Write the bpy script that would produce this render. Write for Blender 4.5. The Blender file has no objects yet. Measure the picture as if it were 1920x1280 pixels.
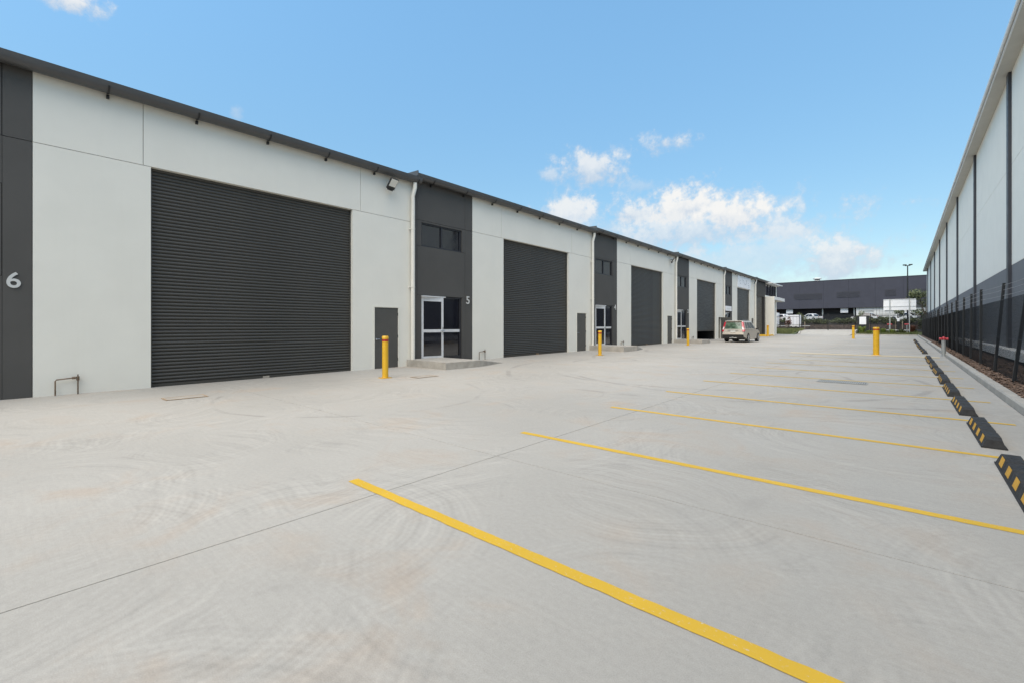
import bpy, bmesh, math, random
from mathutils import Vector, Matrix
R = math.radians
random.seed(7)
S = bpy.context.scene
C = S.collection

# ------------------------------------------------------------------ camera
TH = R(41.05); EYE = 1.45; FPX = 843.0; HOR = 612.0
cam_d = bpy.data.cameras.new('camera'); cam = bpy.data.objects.new('camera', cam_d); C.objects.link(cam)
cam_d.sensor_width = 36.0; cam_d.lens = FPX / 1920 * 36; cam_d.shift_y = -28 / 1920
cam_d.clip_start = 0.05; cam_d.clip_end = 3000
cam.location = (0, 0, EYE); cam.rotation_euler = (R(90), 0, TH)
S.camera = cam

# ------------------------------------------------------------------ sky and sun
SUN_EL, SUN_AZ = R(60), R(172)          # azimuth clockwise from +Y
SKY = 0.14; SUN = 2.9; EXPO = 0.85
S.view_settings.view_transform = 'Standard'; S.view_settings.look = 'None'
S.view_settings.exposure = EXPO; S.view_settings.gamma = 1.0
W = bpy.data.worlds.new('World'); S.world = W; W.use_nodes = True

class NT:
    def __init__(s, tree): s.t = tree; s.n = tree.nodes; s.l = tree.links
    def new(s, typ, **kw):
        n = s.n.new(typ)
        for k, v in kw.items(): setattr(n, k, v)
        return n
    def put(s, sock, v):
        if v is None: return
        if hasattr(v, 'is_linked') or hasattr(v, 'links'): s.l.new(v, sock)
        else: sock.default_value = v
    def math(s, op, a, b=None, c=None, clamp=False):
        n = s.new('ShaderNodeMath', operation=op, use_clamp=clamp)
        s.put(n.inputs[0], a); s.put(n.inputs[1], b); s.put(n.inputs[2], c)
        return n.outputs[0]
    def mix(s, f, a, b, typ='MIX'):
        n = s.new('ShaderNodeMix', data_type='RGBA', blend_type=typ)
        s.put(n.inputs[0], f); s.put(n.inputs[6], a); s.put(n.inputs[7], b)
        return n.outputs[2]
    def noise(s, vec, scale, detail=3, rough=.5, dist=0):
        n = s.new('ShaderNodeTexNoise'); s.put(n.inputs['Vector'], vec)
        n.inputs['Scale'].default_value = scale; n.inputs['Detail'].default_value = detail
        n.inputs['Roughness'].default_value = rough; n.inputs['Distortion'].default_value = dist
        return n.outputs[0]
    def ramp(s, f, a, b, lo=0.0, hi=1.0):
        n = s.new('ShaderNodeMapRange', interpolation_type='SMOOTHSTEP'); s.put(n.inputs[0], f)
        n.inputs[1].default_value = a; n.inputs[2].default_value = b
        n.inputs[3].default_value = lo; n.inputs[4].default_value = hi
        return n.outputs[0]
    def scale(s, vec, xyz):
        n = s.new('ShaderNodeMapping'); s.put(n.inputs['Vector'], vec); n.inputs['Scale'].default_value = xyz
        return n.outputs[0]

def make_world():
    q = NT(W.node_tree); q.n.clear()
    out = q.new('ShaderNodeOutputWorld'); bg = q.new('ShaderNodeBackground')
    sky = q.new('ShaderNodeTexSky', sky_type='NISHITA', sun_disc=False)
    sky.sun_elevation = SUN_EL; sky.sun_rotation = SUN_AZ; sky.altitude = 50
    sky.air_density = 1.05; sky.dust_density = 0.3; sky.ozone_density = 0.5
    tc = q.new('ShaderNodeTexCoord'); d = tc.outputs['Generated']
    sx = q.new('ShaderNodeSeparateXYZ'); q.l.new(d, sx.inputs[0])
    az = q.math('ARCTAN2', sx.outputs[0], sx.outputs[1]); el = q.math('ARCSINE', sx.outputs[2])
    n1 = q.noise(d, 16, 7, .62); n2 = q.noise(d, 55, 6, .65)
    nn = q.math('ADD', q.math('MULTIPLY', q.math('SUBTRACT', n1, .5), 2.6), q.math('MULTIPLY', q.math('SUBTRACT', n2, .5), 1.5))
    # cumulus: (azimuth, elevation, half width, half height, density), in degrees
    def px(x, y, rx, ry, w):
        a = math.atan((x - 960) / FPX); k = math.cos(a)
        return (math.degrees(a - TH), math.degrees(math.atan((HOR - y) / FPX * k)),
                math.degrees(1.28 * rx / FPX * k * k), math.degrees(1.28 * ry / FPX * k), w)
    cl = [px(*c) for c in [(1290,392,80,34,1), (1370,405,75,36,1), (1185,404,55,26,.9), (1060,400,62,26,.9),
        (1290,435,190,44,.78), (1130,440,120,44,.6), (1420,480,175,42,.52), (1570,478,72,34,.85), (1610,470,38,24,.95),
        (1495,470,60,26,.6), (1108,316,50,24,.85), (1030,328,20,12,.6), (1245,269,46,18,.8), (1200,350,36,10,.35),
        (150,8,80,20,.95), (445,208,13,12,.35), (1470,375,24,9,.3)]]
    rnd = random.Random(3)
    for i in range(9):
        cl.append((rnd.uniform(50, 260), rnd.uniform(5, 26), rnd.uniform(4, 12), rnd.uniform(1.2, 2.8), rnd.uniform(.5, 1)))
    dens = None; base = None
    for a, e, ra, re, w in cl:
        da = q.math('SUBTRACT', az, R((a + 180) % 360 - 180))
        da = q.math('WRAP', da, math.pi, -math.pi)
        u = q.math('DIVIDE', da, R(ra)); v = q.math('DIVIDE', q.math('SUBTRACT', el, R(e)), R(re))
        r = q.math('SQRT', q.math('ADD', q.math('MULTIPLY', u, u), q.math('MULTIPLY', v, v)))
        k = q.math('ADD', q.math('SUBTRACT', 1.0 + (.28 if ra > 4 else .08), r), q.math('MULTIPLY', nn, 1.15))
        k = q.math('MULTIPLY', q.ramp(k, .0, 1.0), w)
        bs = q.math('MULTIPLY', k, q.ramp(q.math('ADD', v, q.math('MULTIPLY', nn, .9)), -.7, .55))
        dens = k if dens is None else q.math('MAXIMUM', dens, k)
        base = bs if base is None else q.math('MAXIMUM', base, bs)
    # sky colour dimmed towards the horizon and lifted overhead, all the way round
    hs = q.new('ShaderNodeHueSaturation'); q.l.new(sky.outputs[0], hs.inputs['Color'])
    hs.inputs['Hue'].default_value = .484; hs.inputs['Saturation'].default_value = 1.12
    hz = q.new('ShaderNodeVectorMath', operation='SCALE'); q.l.new(hs.outputs[0], hz.inputs[0]); q.l.new(q.ramp(el, R(-4), R(42), .47, 1.12), hz.inputs['Scale'])
    cloud = q.mix(base, (2.25, 2.65, 3.15, 1), (3.65, 3.65, 3.6, 1))
    col = q.mix(dens, hz.outputs[0], cloud)
    q.l.new(col, bg.inputs['Color']); bg.inputs['Strength'].default_value = SKY
    q.l.new(bg.outputs[0], out.inputs[0])
make_world()
sd = bpy.data.lights.new('sun', 'SUN'); sun = bpy.data.objects.new('sun', sd); C.objects.link(sun)
sd.energy = SUN; sd.angle = R(75); sd.color = (1.0, .87, .70)
sv = Vector((math.sin(SUN_AZ) * math.cos(SUN_EL), math.cos(SUN_AZ) * math.cos(SUN_EL), math.sin(SUN_EL)))
sun.rotation_euler = sv.to_track_quat('Z', 'Y').to_euler(); sun.location = (0, -20, 40)

# ------------------------------------------------------------------ materials
def mat(name, col, rough=.6, metal=0.0, spec=.5, var=.0, vscale=3.0, bump=0.0, bscale=60.0, coat=0.0, col2=None, stretch=None):
    m = bpy.data.materials.new(name); m.use_nodes = True
    q = NT(m.node_tree); b = q.n['Principled BSDF']
    b.inputs['Roughness'].default_value = rough; b.inputs['Metallic'].default_value = metal
    b.inputs['Specular IOR Level'].default_value = spec; b.inputs['Coat Weight'].default_value = coat
    c4 = (*col, 1)
    tc = q.new('ShaderNodeTexCoord').outputs['Object']
    if stretch: tc = q.scale(tc, stretch)
    if var > 0:
        n = q.noise(tc, vscale, 5, .6)
        lo = (*[c * (1 - var) for c in col], 1); hi = (*(col2 or [min(1, c * (1 + var)) for c in col]), 1)
        q.put(b.inputs['Base Color'], q.mix(q.ramp(n, .3, .7), lo, hi))
        q.put(b.inputs['Roughness'], q.ramp(q.noise(tc, vscale * 2.7, 3), .2, .8, max(.02, rough - .08), min(1, rough + .08)))
    else: b.inputs['Base Color'].default_value = c4
    if bump > 0:
        bn = q.new('ShaderNodeBump'); bn.inputs['Strength'].default_value = bump; bn.inputs['Distance'].default_value = .01
        q.l.new(q.noise(tc, bscale, 4), bn.inputs['Height']); q.l.new(bn.outputs[0], b.inputs['Normal'])
    return m

def concrete_yard_mat():
    m = bpy.data.materials.new('yard_concrete'); m.use_nodes = True
    q = NT(m.node_tree); b = q.n['Principled BSDF']
    tc = q.new('ShaderNodeTexCoord').outputs['Object']
    big = q.noise(tc, .22, 4, .55); mid = q.noise(tc, 1.1, 5, .6, .6); fine = q.noise(tc, 26, 4, .7); grain = q.noise(tc, 160, 2, .6)
    col = q.mix(q.ramp(big, .3, .7), (.322, .306, .274, 1), (.372, .353, .317, 1))
    # tan dust stains
    tan = q.math('MULTIPLY', q.ramp(mid, .48, .70), q.ramp(q.noise(tc, .45, 3), .40, .60))
    col = q.mix(q.math('MULTIPLY', tan, .5), col, (.365, .295, .230, 1))
    grey = q.math('MULTIPLY', q.ramp(q.noise(tc, .75, 5, .65, .8), .56, .74), .35)
    col = q.mix(grey, col, (.262, .248, .224, 1))
    # sweeping trowel marks: fine rings about scattered centres
    def rings(sc, freq, off, w):
        mp = q.new('ShaderNodeMapping'); q.l.new(tc, mp.inputs['Vector']); mp.inputs['Location'].default_value = (off, off * .7, 0); mp.inputs['Scale'].default_value = (sc, sc, 0)
        ds = q.new('ShaderNodeVectorMath', operation='ADD'); q.l.new(mp.outputs[0], ds.inputs[0])
        nz = q.new('ShaderNodeTexNoise'); q.l.new(tc, nz.inputs['Vector']); nz.inputs['Scale'].default_value = .9; nz.inputs['Detail'].default_value = 2
        sc2 = q.new('ShaderNodeVectorMath', operation='SCALE'); q.l.new(nz.outputs['Color'], sc2.inputs[0]); sc2.inputs['Scale'].default_value = .16
        q.l.new(sc2.outputs[0], ds.inputs[1])
        vo = q.new('ShaderNodeTexVoronoi', feature='F1', voronoi_dimensions='2D'); q.l.new(ds.outputs[0], vo.inputs['Vector']); vo.inputs['Scale'].default_value = 1
        dd = q.math('ADD', q.math('MULTIPLY', vo.outputs['Distance'], freq), q.math('MULTIPLY', q.noise(tc, 2.2, 2), 3.0))
        s1 = q.math('SINE', dd); s2 = q.math('SINE', q.math('MULTIPLY', dd, 2.37)); s3 = q.math('SINE', q.math('MULTIPLY', dd, .43))
        sm = q.math('MULTIPLY', q.math('ADD', q.math('ADD', s1, s2), s3), .33)
        mk = q.math('MULTIPLY', q.ramp(q.noise(tc, .8, 3, .6), .42, .60), q.ramp(vo.outputs['Distance'], .12, .45))
        return q.math('MULTIPLY', q.math('MULTIPLY', sm, mk), w)
    rg = q.math('ADD', rings(.55, 95, 3.1, .8), rings(.33, 130, 11.7, .8))
    # straight broom strokes across the bays
    br = q.noise(q.scale(tc, (1.6, 24, 1)), 1.6, 4, .65, .3)
    brm = q.math('MULTIPLY', q.math('SUBTRACT', br, .5), q.ramp(q.noise(tc, .5, 2), .35, .6))
    # tyre scuffs: broken arcs where vehicles turn
    sx = q.new('ShaderNodeSeparateXYZ'); q.l.new(tc, sx.inputs[0])
    sc = None
    for cx, cy, r, w in [(-5.2,14.5,4.6,.09),(-5.2,14.5,6.1,.11),(-6.3,20.5,4.0,.10),(-6.3,20.5,5.5,.12),(-3.0,17.0,7.6,.1),(-7.4,26,4.4,.13),(-7.4,26,5.9,.13),(-1.2,16.4,1.7,.06),(-9.0,5.2,3.1,.06)]:
        dx = q.math('SUBTRACT', sx.outputs[0], cx); dy = q.math('SUBTRACT', sx.outputs[1], cy)
        dd = q.math('SQRT', q.math('ADD', q.math('MULTIPLY', dx, dx), q.math('MULTIPLY', dy, dy)))
        dd = q.math('ADD', dd, q.math('MULTIPLY', big, .8))
        k = q.ramp(q.math('ABSOLUTE', q.math('SUBTRACT', dd, r)), w * .4, w, 1, 0)
        sc = k if sc is None else q.math('MAXIMUM', sc, k)
    sc = q.math('MULTIPLY', sc, q.ramp(q.noise(tc, .6, 4, .6), .46, .62))
    col = q.mix(q.math('MULTIPLY', sc, .45), col, (.20, .185, .165, 1))
    tot = q.math('ADD', q.math('ADD', q.math('MULTIPLY', rg, .108), q.math('MULTIPLY', brm, .20)),
                 q.math('ADD', q.math('MULTIPLY', q.math('SUBTRACT', fine, .5), .30), q.math('MULTIPLY', q.math('SUBTRACT', grain, .5), .45)))
    val = q.math('ADD', 1.0, tot)
    vm = q.new('ShaderNodeVectorMath', operation='SCALE'); q.l.new(col, vm.inputs[0]); q.l.new(val, vm.inputs['Scale'])
    # sparse dark specks and stains
    vs = q.new('ShaderNodeTexVoronoi', feature='F1'); q.l.new(q.scale(tc, (1, 1, 0)), vs.inputs['Vector']); vs.inputs['Scale'].default_value = 1.3
    sp = q.math('MULTIPLY', q.ramp(vs.outputs['Distance'], .012, .03, 1, 0), q.ramp(q.noise(tc, 3.0, 2), .55, .6))
    fin = q.mix(q.math('MULTIPLY', sp, .6), vm.outputs[0], (.12, .11, .10, 1))
    q.l.new(fin, b.inputs['Base Color'])
    b.inputs['Specular IOR Level'].default_value = .35
    q.put(b.inputs['Roughness'], q.ramp(mid, .2, .8, .62, .85))
    bn = q.new('ShaderNodeBump'); bn.inputs['Strength'].default_value = .25; bn.inputs['Distance'].default_value = .004
    q.l.new(q.math('ADD', fine, q.math('MULTIPLY', rg, .3)), bn.inputs['Height']); q.l.new(bn.outputs[0], b.inputs['Normal'])
    return m

def paint_line_mat(name, col, wear):
    m = bpy.data.materials.new(name); m.use_nodes = True
    q = NT(m.node_tree); b = q.n['Principled BSDF']; tc = q.new('ShaderNodeTexCoord').outputs['Object']
    n = q.noise(tc, 45, 6, .75); w = q.ramp(n, .62 - wear * .35, .74 - wear * .2)
    c = q.mix(q.ramp(q.noise(tc, 2, 3), .3, .7), (*[k * .92 for k in col], 1), (*col, 1))
    q.put(b.inputs['Base Color'], q.mix(w, c, (.5, .46, .38, 1))); b.inputs['Roughness'].default_value = .6
    return m

def wall_paint_mat(name, col, dirt):
    m = bpy.data.materials.new(name); m.use_nodes = True
    q = NT(m.node_tree); b = q.n['Principled BSDF']; tc = q.new('ShaderNodeTexCoord').outputs['Object']
    cloudy = q.noise(tc, .9, 5, .6); streak = q.noise(q.scale(tc, (1, 5, .25)), 1.3, 4, .6); gr = q.noise(tc, 45, 3, .6)
    c = q.mix(q.ramp(cloudy, .3, .7), (*[k * (1 - dirt) for k in col], 1), (*[min(1, k * (1 + dirt * .6)) for k in col], 1))
    c = q.mix(q.math('MULTIPLY', q.ramp(streak, .55, .75), dirt * 2.5), c, (col[0] * .82, col[1] * .80, col[2] * .75, 1))
    q.put(b.inputs['Base Color'], c); b.inputs['Roughness'].default_value = .72; b.inputs['Specular IOR Level'].default_value = .3
    bn = q.new('ShaderNodeBump'); bn.inputs['Strength'].default_value = .12; bn.inputs['Distance'].default_value = .004
    q.l.new(q.math('ADD', gr, cloudy), bn.inputs['Height']); q.l.new(bn.outputs[0], b.inputs['Normal'])
    return m

M = dict(
    yard=concrete_yard_mat(),
    base=mat('joint_base', (.07, .065, .06), .9),
    kerb=mat('kerb_concrete', (.37, .35, .31), .8, var=.12, vscale=2.2, bump=.3, bscale=40, spec=.3),
    landing=mat('landing_concrete', (.36, .335, .295), .85, var=.14, vscale=3, bump=.35, bscale=45, spec=.3),
    yellow=paint_line_mat('yellow_line_paint', (.59, .365, .018), .13),
    faded=paint_line_mat('faded_line_paint', (.56, .40, .13), .75),
    white=wall_paint_mat('pale_grey_wall_paint', (.71, .69, .62), .025),
    dark=wall_paint_mat('charcoal_wall_paint', (.077, .074, .069), .06),
    shutter=mat('charcoal_shutter_steel', (.052, .050, .044), .42, var=.08, vscale=2, stretch=(1, .3, 3)),
    gutter=mat('charcoal_gutter_steel', (.066, .065, .064), .38, spec=.6, var=.06, vscale=2),
    blackm=mat('black_metal', (.012, .012, .013), .5),
    blackpc=mat('black_powder_coat', (.010, .011, .012), .55, var=.15, vscale=5),
    pipe=mat('cream_downpipe_paint', (.68, .655, .585), .45, var=.04, vscale=3),
    alu=mat('pale_aluminium', (.66, .67, .68), .35, metal=.25, var=.05, vscale=6),
    glass=mat('tinted_glass', (.008, .008, .012), .03, spec=1.0, var=.2, vscale=.8),
    winframe=mat('dark_window_frame', (.022, .022, .026), .4),
    doorp=mat('charcoal_door_paint', (.072, .070, .064), .5, var=.05, vscale=3),
    frame=mat('pale_door_frame', (.70, .68, .60), .5, var=.04, vscale=4),
    chrome=mat('satin_chrome', (.7, .7, .7), .22, metal=1),
    number=mat('brushed_number_metal', (.62, .62, .60), .4, metal=.3),
    copper=mat('weathered_copper', (.17, .12, .08), .5, metal=.5, var=.35, vscale=18),
    byellow=mat('bollard_yellow', (.64, .37, .016), .38, var=.06, vscale=6, coat=.15),
    bred=mat('red_reflective_band', (.35, .03, .02), .35),
    rubber=mat('black_rubber', (.022, .021, .020), .75, var=.3, vscale=16, bump=.3, bscale=70),
    stopy=mat('orange_yellow_patch', (.62, .32, .02), .55, var=.12, vscale=20),
    mulchbed=mat('mulch_bed', (.10, .065, .045), .95, var=.4, vscale=14, bump=.8, bscale=50),
    mulch=mat('mulch_chip', (.155, .10, .068), .9, var=.5, vscale=9),
    soil=mat('dark_soil', (.045, .042, .032), .95, var=.4, vscale=2, bump=.5, bscale=20),
    rwhite=wall_paint_mat('white_tilt_panel', (.82, .80, .73), .025),
    rgrey=wall_paint_mat('mid_grey_panel', (.17, .175, .185), .04),
    rcol=mat('dark_column_paint', (.040, .041, .050), .5, var=.06, vscale=2),
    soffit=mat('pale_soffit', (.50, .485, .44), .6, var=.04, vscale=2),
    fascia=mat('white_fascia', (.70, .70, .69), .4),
    plinth=mat('pale_plinth', (.78, .77, .73), .8, var=.12, vscale=2),
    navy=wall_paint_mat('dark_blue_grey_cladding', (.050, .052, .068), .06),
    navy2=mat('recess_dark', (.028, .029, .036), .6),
    offw=mat('white_cladding', (.62, .62, .60), .5, var=.05, vscale=2),
    roofm=mat('roof_steel', (.20, .21, .22), .4, metal=.3, var=.08, vscale=1),
    grass=mat('grass_blade', (.075, .115, .03), .7, var=.4, vscale=1.5, col2=(.17, .18, .06)),
    lime=mat('lime_grass_blade', (.16, .24, .03), .7, var=.3, vscale=2, col2=(.25, .30, .06)),
    turf=mat('turf_ground', (.07, .085, .03), .95, var=.4, vscale=2.5, bump=.5, bscale=30),
    leaf=mat('hedge_leaf', (.035, .060, .016), .6, var=.5, vscale=3, col2=(.085, .10, .03)),
    leaf2=mat('tree_leaf', (.055, .085, .028), .6, var=.5, vscale=1.2, col2=(.14, .16, .06)),
    leafr=mat('red_brown_leaf', (.14, .05, .025), .6, var=.4, vscale=3),
    bark=mat('bark', (.10, .08, .06), .9, var=.3, vscale=8, bump=.5, bscale=30),
    stake=mat('timber_stake', (.42, .34, .24), .8, var=.2, vscale=5),
    stone=mat('dark_brown_block', (.085, .065, .055), .9, var=.35, vscale=3, bump=.5, bscale=12),
    earth=mat('earth', (.16, .14, .10), .95, var=.3, vscale=.3),
    road=mat('asphalt', (.055, .055, .055), .85, var=.15, vscale=2),
    silver=mat('champagne_car_paint', (.50, .455, .39), .38, metal=.3, coat=.3, var=.03, vscale=3),
    wcar=mat('white_car_paint', (.72, .72, .71), .3, coat=.5),
    dcar=mat('dark_car_paint', (.03, .03, .035), .3, coat=.5),
    rcar=mat('red_paint', (.45, .02, .02), .35, coat=.3),
    cplastic=mat('black_car_plastic', (.018, .018, .018), .6),
    cglass=mat('green_tinted_car_glass', (.035, .065, .042), .05, spec=.6, var=.5, vscale=2.2, col2=(.12, .19, .13)),
    tail=mat('red_tail_lamp', (.42, .012, .03), .15, coat=.8),
    lampw=mat('clear_lamp', (.75, .72, .72), .15, coat=.5),
    tyre=mat('tyre_rubber', (.014, .014, .014), .8),
    rim=mat('alloy_rim', (.55, .55, .55), .3, metal=.8),
    plate=mat('number_plate', (.62, .62, .58), .5),
    signw=mat('white_sign_board', (.78, .78, .79), .45, var=.03, vscale=2),
    signg=mat('pale_grey_sign_print', (.42, .43, .45), .5),
    galv=mat('galvanised_steel', (.40, .41, .40), .42, metal=.5, var=.12, vscale=8),
    hred=mat('hydrant_red', (.42, .03, .04), .4, var=.15, vscale=12),
    lens=mat('floodlight_lens', (.72, .70, .64), .2, coat=.5, var=.05, vscale=20),
    grate=mat('steel_grate', (.36, .35, .32), .6, metal=.3, var=.2, vscale=10),
    rust=mat('rust_stained_edge', (.33, .23, .14), .85, var=.35, vscale=9),
    lid=mat('concrete_lid', (.335, .305, .262), .85, var=.12, vscale=5, bump=.3),
    vent=mat('white_vent', (.68, .68, .66), .5),
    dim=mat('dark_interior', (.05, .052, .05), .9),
)

# ------------------------------------------------------------------ mesh helpers
class MB:
    def __init__(s): s.v = []; s.f = []
    def add(s, vs, fs):
        o = len(s.v); s.v += [tuple(p) for p in vs]; s.f += [tuple(i + o for i in f) for f in fs]; return s
    def box(s, x0, x1, y0, y1, z0, z1):
        return s.add([(x0,y0,z0),(x1,y0,z0),(x1,y1,z0),(x0,y1,z0),(x0,y0,z1),(x1,y0,z1),(x1,y1,z1),(x0,y1,z1)],
                     [(0,3,2,1),(4,5,6,7),(0,1,5,4),(1,2,6,5),(2,3,7,6),(3,0,4,7)])
    def hexa(s, b, t):                         # four bottom points, four top points
        return s.add(list(b) + list(t), [(0,3,2,1),(4,5,6,7),(0,1,5,4),(1,2,6,5),(2,3,7,6),(3,0,4,7)])
    def prism(s, poly, a, b, axis='y'):        # polygon extruded along an axis
        n = len(poly)
        def p(u, w, t):
            return {'y': (u, t, w), 'x': (t, u, w), 'z': (u, w, t)}[axis]
        vs = [p(u, w, a) for u, w in poly] + [p(u, w, b) for u, w in poly]
        fs = [tuple(range(n))[::-1], tuple(range(n, 2 * n))] + [(i, (i + 1) % n, n + (i + 1) % n, n + i) for i in range(n)]
        return s.add(vs, fs)
    def tube(s, pts, r, n=8, caps=True):
        pts = [Vector(p) for p in pts]; rs = r if isinstance(r, (list, tuple)) else [r] * len(pts)
        o = len(s.v); up = None
        for i, p in enumerate(pts):
            t = (pts[min(i + 1, len(pts) - 1)] - pts[max(i - 1, 0)]).normalized()
            if up is None: up = Vector((0, 0, 1)) if abs(t.z) < .9 else Vector((1, 0, 0))
            a = t.cross(up).normalized(); bb = a.cross(t).normalized(); up = bb
            for k in range(n):
                g = 2 * math.pi * k / n
                s.v.append(tuple(p + (a * math.cos(g) + bb * math.sin(g)) * rs[i]))
        for i in range(len(pts) - 1):
            for k in range(n):
                s.f.append((o + i*n + k, o + i*n + (k+1) % n, o + (i+1)*n + (k+1) % n, o + (i+1)*n + k))
        if caps:
            s.f.append(tuple(o + k for k in range(n))[::-1]); s.f.append(tuple(o + (len(pts)-1)*n + k for k in range(n)))
        return s
    def lathe(s, cx, cy, prof, n=20):          # prof: (radius, z)
        o = len(s.v)
        for r, z in prof:
            for k in range(n):
                g = 2 * math.pi * k / n; s.v.append((cx + r * math.cos(g), cy + r * math.sin(g), z))
        for i in range(len(prof) - 1):
            for k in range(n): s.f.append((o+i*n+k, o+i*n+(k+1) % n, o+(i+1)*n+(k+1) % n, o+(i+1)*n+k))
        s.f.append(tuple(o + k for k in range(n))[::-1]); s.f.append(tuple(o + (len(prof)-1)*n + k for k in range(n)))
        return s
    def mesh(s, name, m=None, smooth=False):
        me = bpy.data.meshes.new(name); me.from_pydata(s.v, [], s.f)
        bm = bmesh.new(); bm.from_mesh(me); bmesh.ops.recalc_face_normals(bm, faces=bm.faces); bm.to_mesh(me); bm.free()
        if m: me.materials.append(m)
        if smooth:
            for p in me.polygons: p.use_smooth = True
            try: me.set_sharp_from_angle(angle=R(40))
            except Exception: pass
        me.update(); return me
    def build(s, name, m, parent=None, smooth=False, bevel=0):
        o = link(name, s.mesh(name, m, smooth), parent)
        if bevel:
            md = o.modifiers.new('bevel', 'BEVEL'); md.width = bevel; md.segments = 2; md.limit_method = 'ANGLE'
        return o
def link(name, me, parent=None, loc=None):
    o = bpy.data.objects.new(name, me); C.objects.link(o)
    if parent: o.parent = parent
    if loc is not None: o.location = loc
    return o
def tag(o, label=None, cat=None, group=None, kind=None):
    if label: o['label'] = label
    if cat: o['category'] = cat
    if group: o['group'] = group
    if kind: o['kind'] = kind
    return o
def thing(name, label, cat, loc=(0, 0, 0), rz=0, group=None):
    o = bpy.data.objects.new(name, None); C.objects.link(o); o.location = loc; o.rotation_euler = (0, 0, rz)
    o.empty_display_size = .3
    return tag(o, label, cat, group)
def copy_tree(o, parent=None):
    c = o.copy(); C.objects.link(c); c.parent = parent
    for ch in list(o.children): copy_tree(ch, c)
    return c
def B(x0, x1, y0, y1, z0, z1): return MB().box(x0, x1, y0, y1, z0, z1)
def text_mesh(ch, size, name, m, ext=.008, xs=1.0):
    cu = bpy.data.curves.new(name, 'FONT'); cu.body = ch; cu.size = size; cu.extrude = ext; cu.align_x = 'CENTER'; cu.align_y = 'CENTER'; cu.offset = size * .012
    t = bpy.data.objects.new(name, cu); C.objects.link(t)
    bpy.context.view_layer.update()
    me = bpy.data.meshes.new_from_object(t.evaluated_get(bpy.context.evaluated_depsgraph_get()))
    bpy.data.objects.remove(t); bpy.data.curves.remove(cu)
    # lay on a wall that faces +X: text x -> +Y, text y -> +Z
    me.transform(Matrix(((0, 0, 1, 0), (xs, 0, 0, 0), (0, 1, 0, 0), (0, 0, 0, 1))))
    me.materials.clear(); me.materials.append(m); return me

def sl(y): return .0062 * min(max(y - 5, 0), 50)
def gz(x, y):                                   # yard surface: rises gently to the units
    t = min(max((-3.45 - x) / 10.05, 0), 1)
    return sl(y) * (.35 + .65 * t)

# ------------------------------------------------------------------ ground and yard
WX = -13.5; KX = 1.46; YE = 86.0
o = B(-400, 400, -200, 700, -1.2, -.45).build('ground', M['earth']); tag(o, kind='structure')
yard = MB()
ys = [-14, 5, 55, YE]; xs = [-16, -3.45, KX + .1]
for j in range(3):
    for i in range(2):
        p = [(xs[i], ys[j]), (xs[i+1], ys[j]), (xs[i+1], ys[j+1]), (xs[i], ys[j+1])]
        yard.hexa([(x, y, -.5) for x, y in p], [(x, y, gz(x, y) - .06) for x, y in p])
yard = yard.build('concrete_yard', M['base']); tag(yard, kind='structure')
G = .004
xb = [-14.2, -3.45, KX]; yb = [-14.3, -8.3, -2.3] + [3.7 + 6 * k for k in range(14)]; yb[-1] = YE
for i in range(2):
    for j in range(len(yb) - 1):
        x0, x1, y0, y1 = xb[i] + G, xb[i+1] - (G if i == 0 else 0), yb[j] + G, yb[j+1] - G
        p = [(x0, y0), (x1, y0), (x1, y1), (x0, y1)]
        c = .0012
        q = [(x0+c, y0+c), (x1-c, y0+c), (x1-c, y1-c), (x0+c, y1-c)]
        m = MB(); vs = [(x, y, gz(x, y) - .055) for x, y in p] + [(x, y, gz(x, y) - .0012) for x, y in p] + [(x, y, gz(x, y)) for x, y in q]
        m.add(vs, [(8,9,10,11)] + [(a, (a+1) % 4, 4 + (a+1) % 4, 4 + a) for a in range(4)] + [(4+a, 4 + (a+1) % 4, 8 + (a+1) % 4, 8 + a) for a in range(4)])
        m.build('concrete_slab', M['yard'], yard)
def strip(name, m, x0, x1, y0, y1, dz=.004, parent=yard, n=70):
    b = MB(); rj = random.Random(int(y0 * 100)); j0 = [rj.uniform(-.004, .004) for _ in range(n + 1)]; j1 = [rj.uniform(-.004, .004) for _ in range(n + 1)]
    for k in range(n):
        a, c = x0 + (x1 - x0) * k / n, x0 + (x1 - x0) * (k + 1) / n
        b.add([(a, y0 + j0[k], gz(a, y0) + dz), (c, y0 + j0[k+1], gz(c, y0) + dz), (c, y1 + j1[k+1], gz(c, y1) + dz), (a, y1 + j1[k], gz(a, y1) + dz)], [(0, 1, 2, 3)])
    return b.build(name, m, parent)
for k in range(10):
    y = 2.22 + 2.53 * k
    strip('bay_line', M['yellow'], -3.93 - .02 * k, 1.24, y - .05, y + .05)
strip('painted_band', M['faded'], -4.6, 1.24, 27.7, 28.5)
strip('bay_line', M['yellow'], -4.03, 1.24, 27.45, 27.54)
for k in range(8):
    y = 31 + 2.53 * k
    strip('bay_line', M['faded'], -4.03, 1.24, y - .05, y + .05)
strip('painted_band', M['faded'], -4.4, 1.24, 62.0, 62.7)

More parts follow.
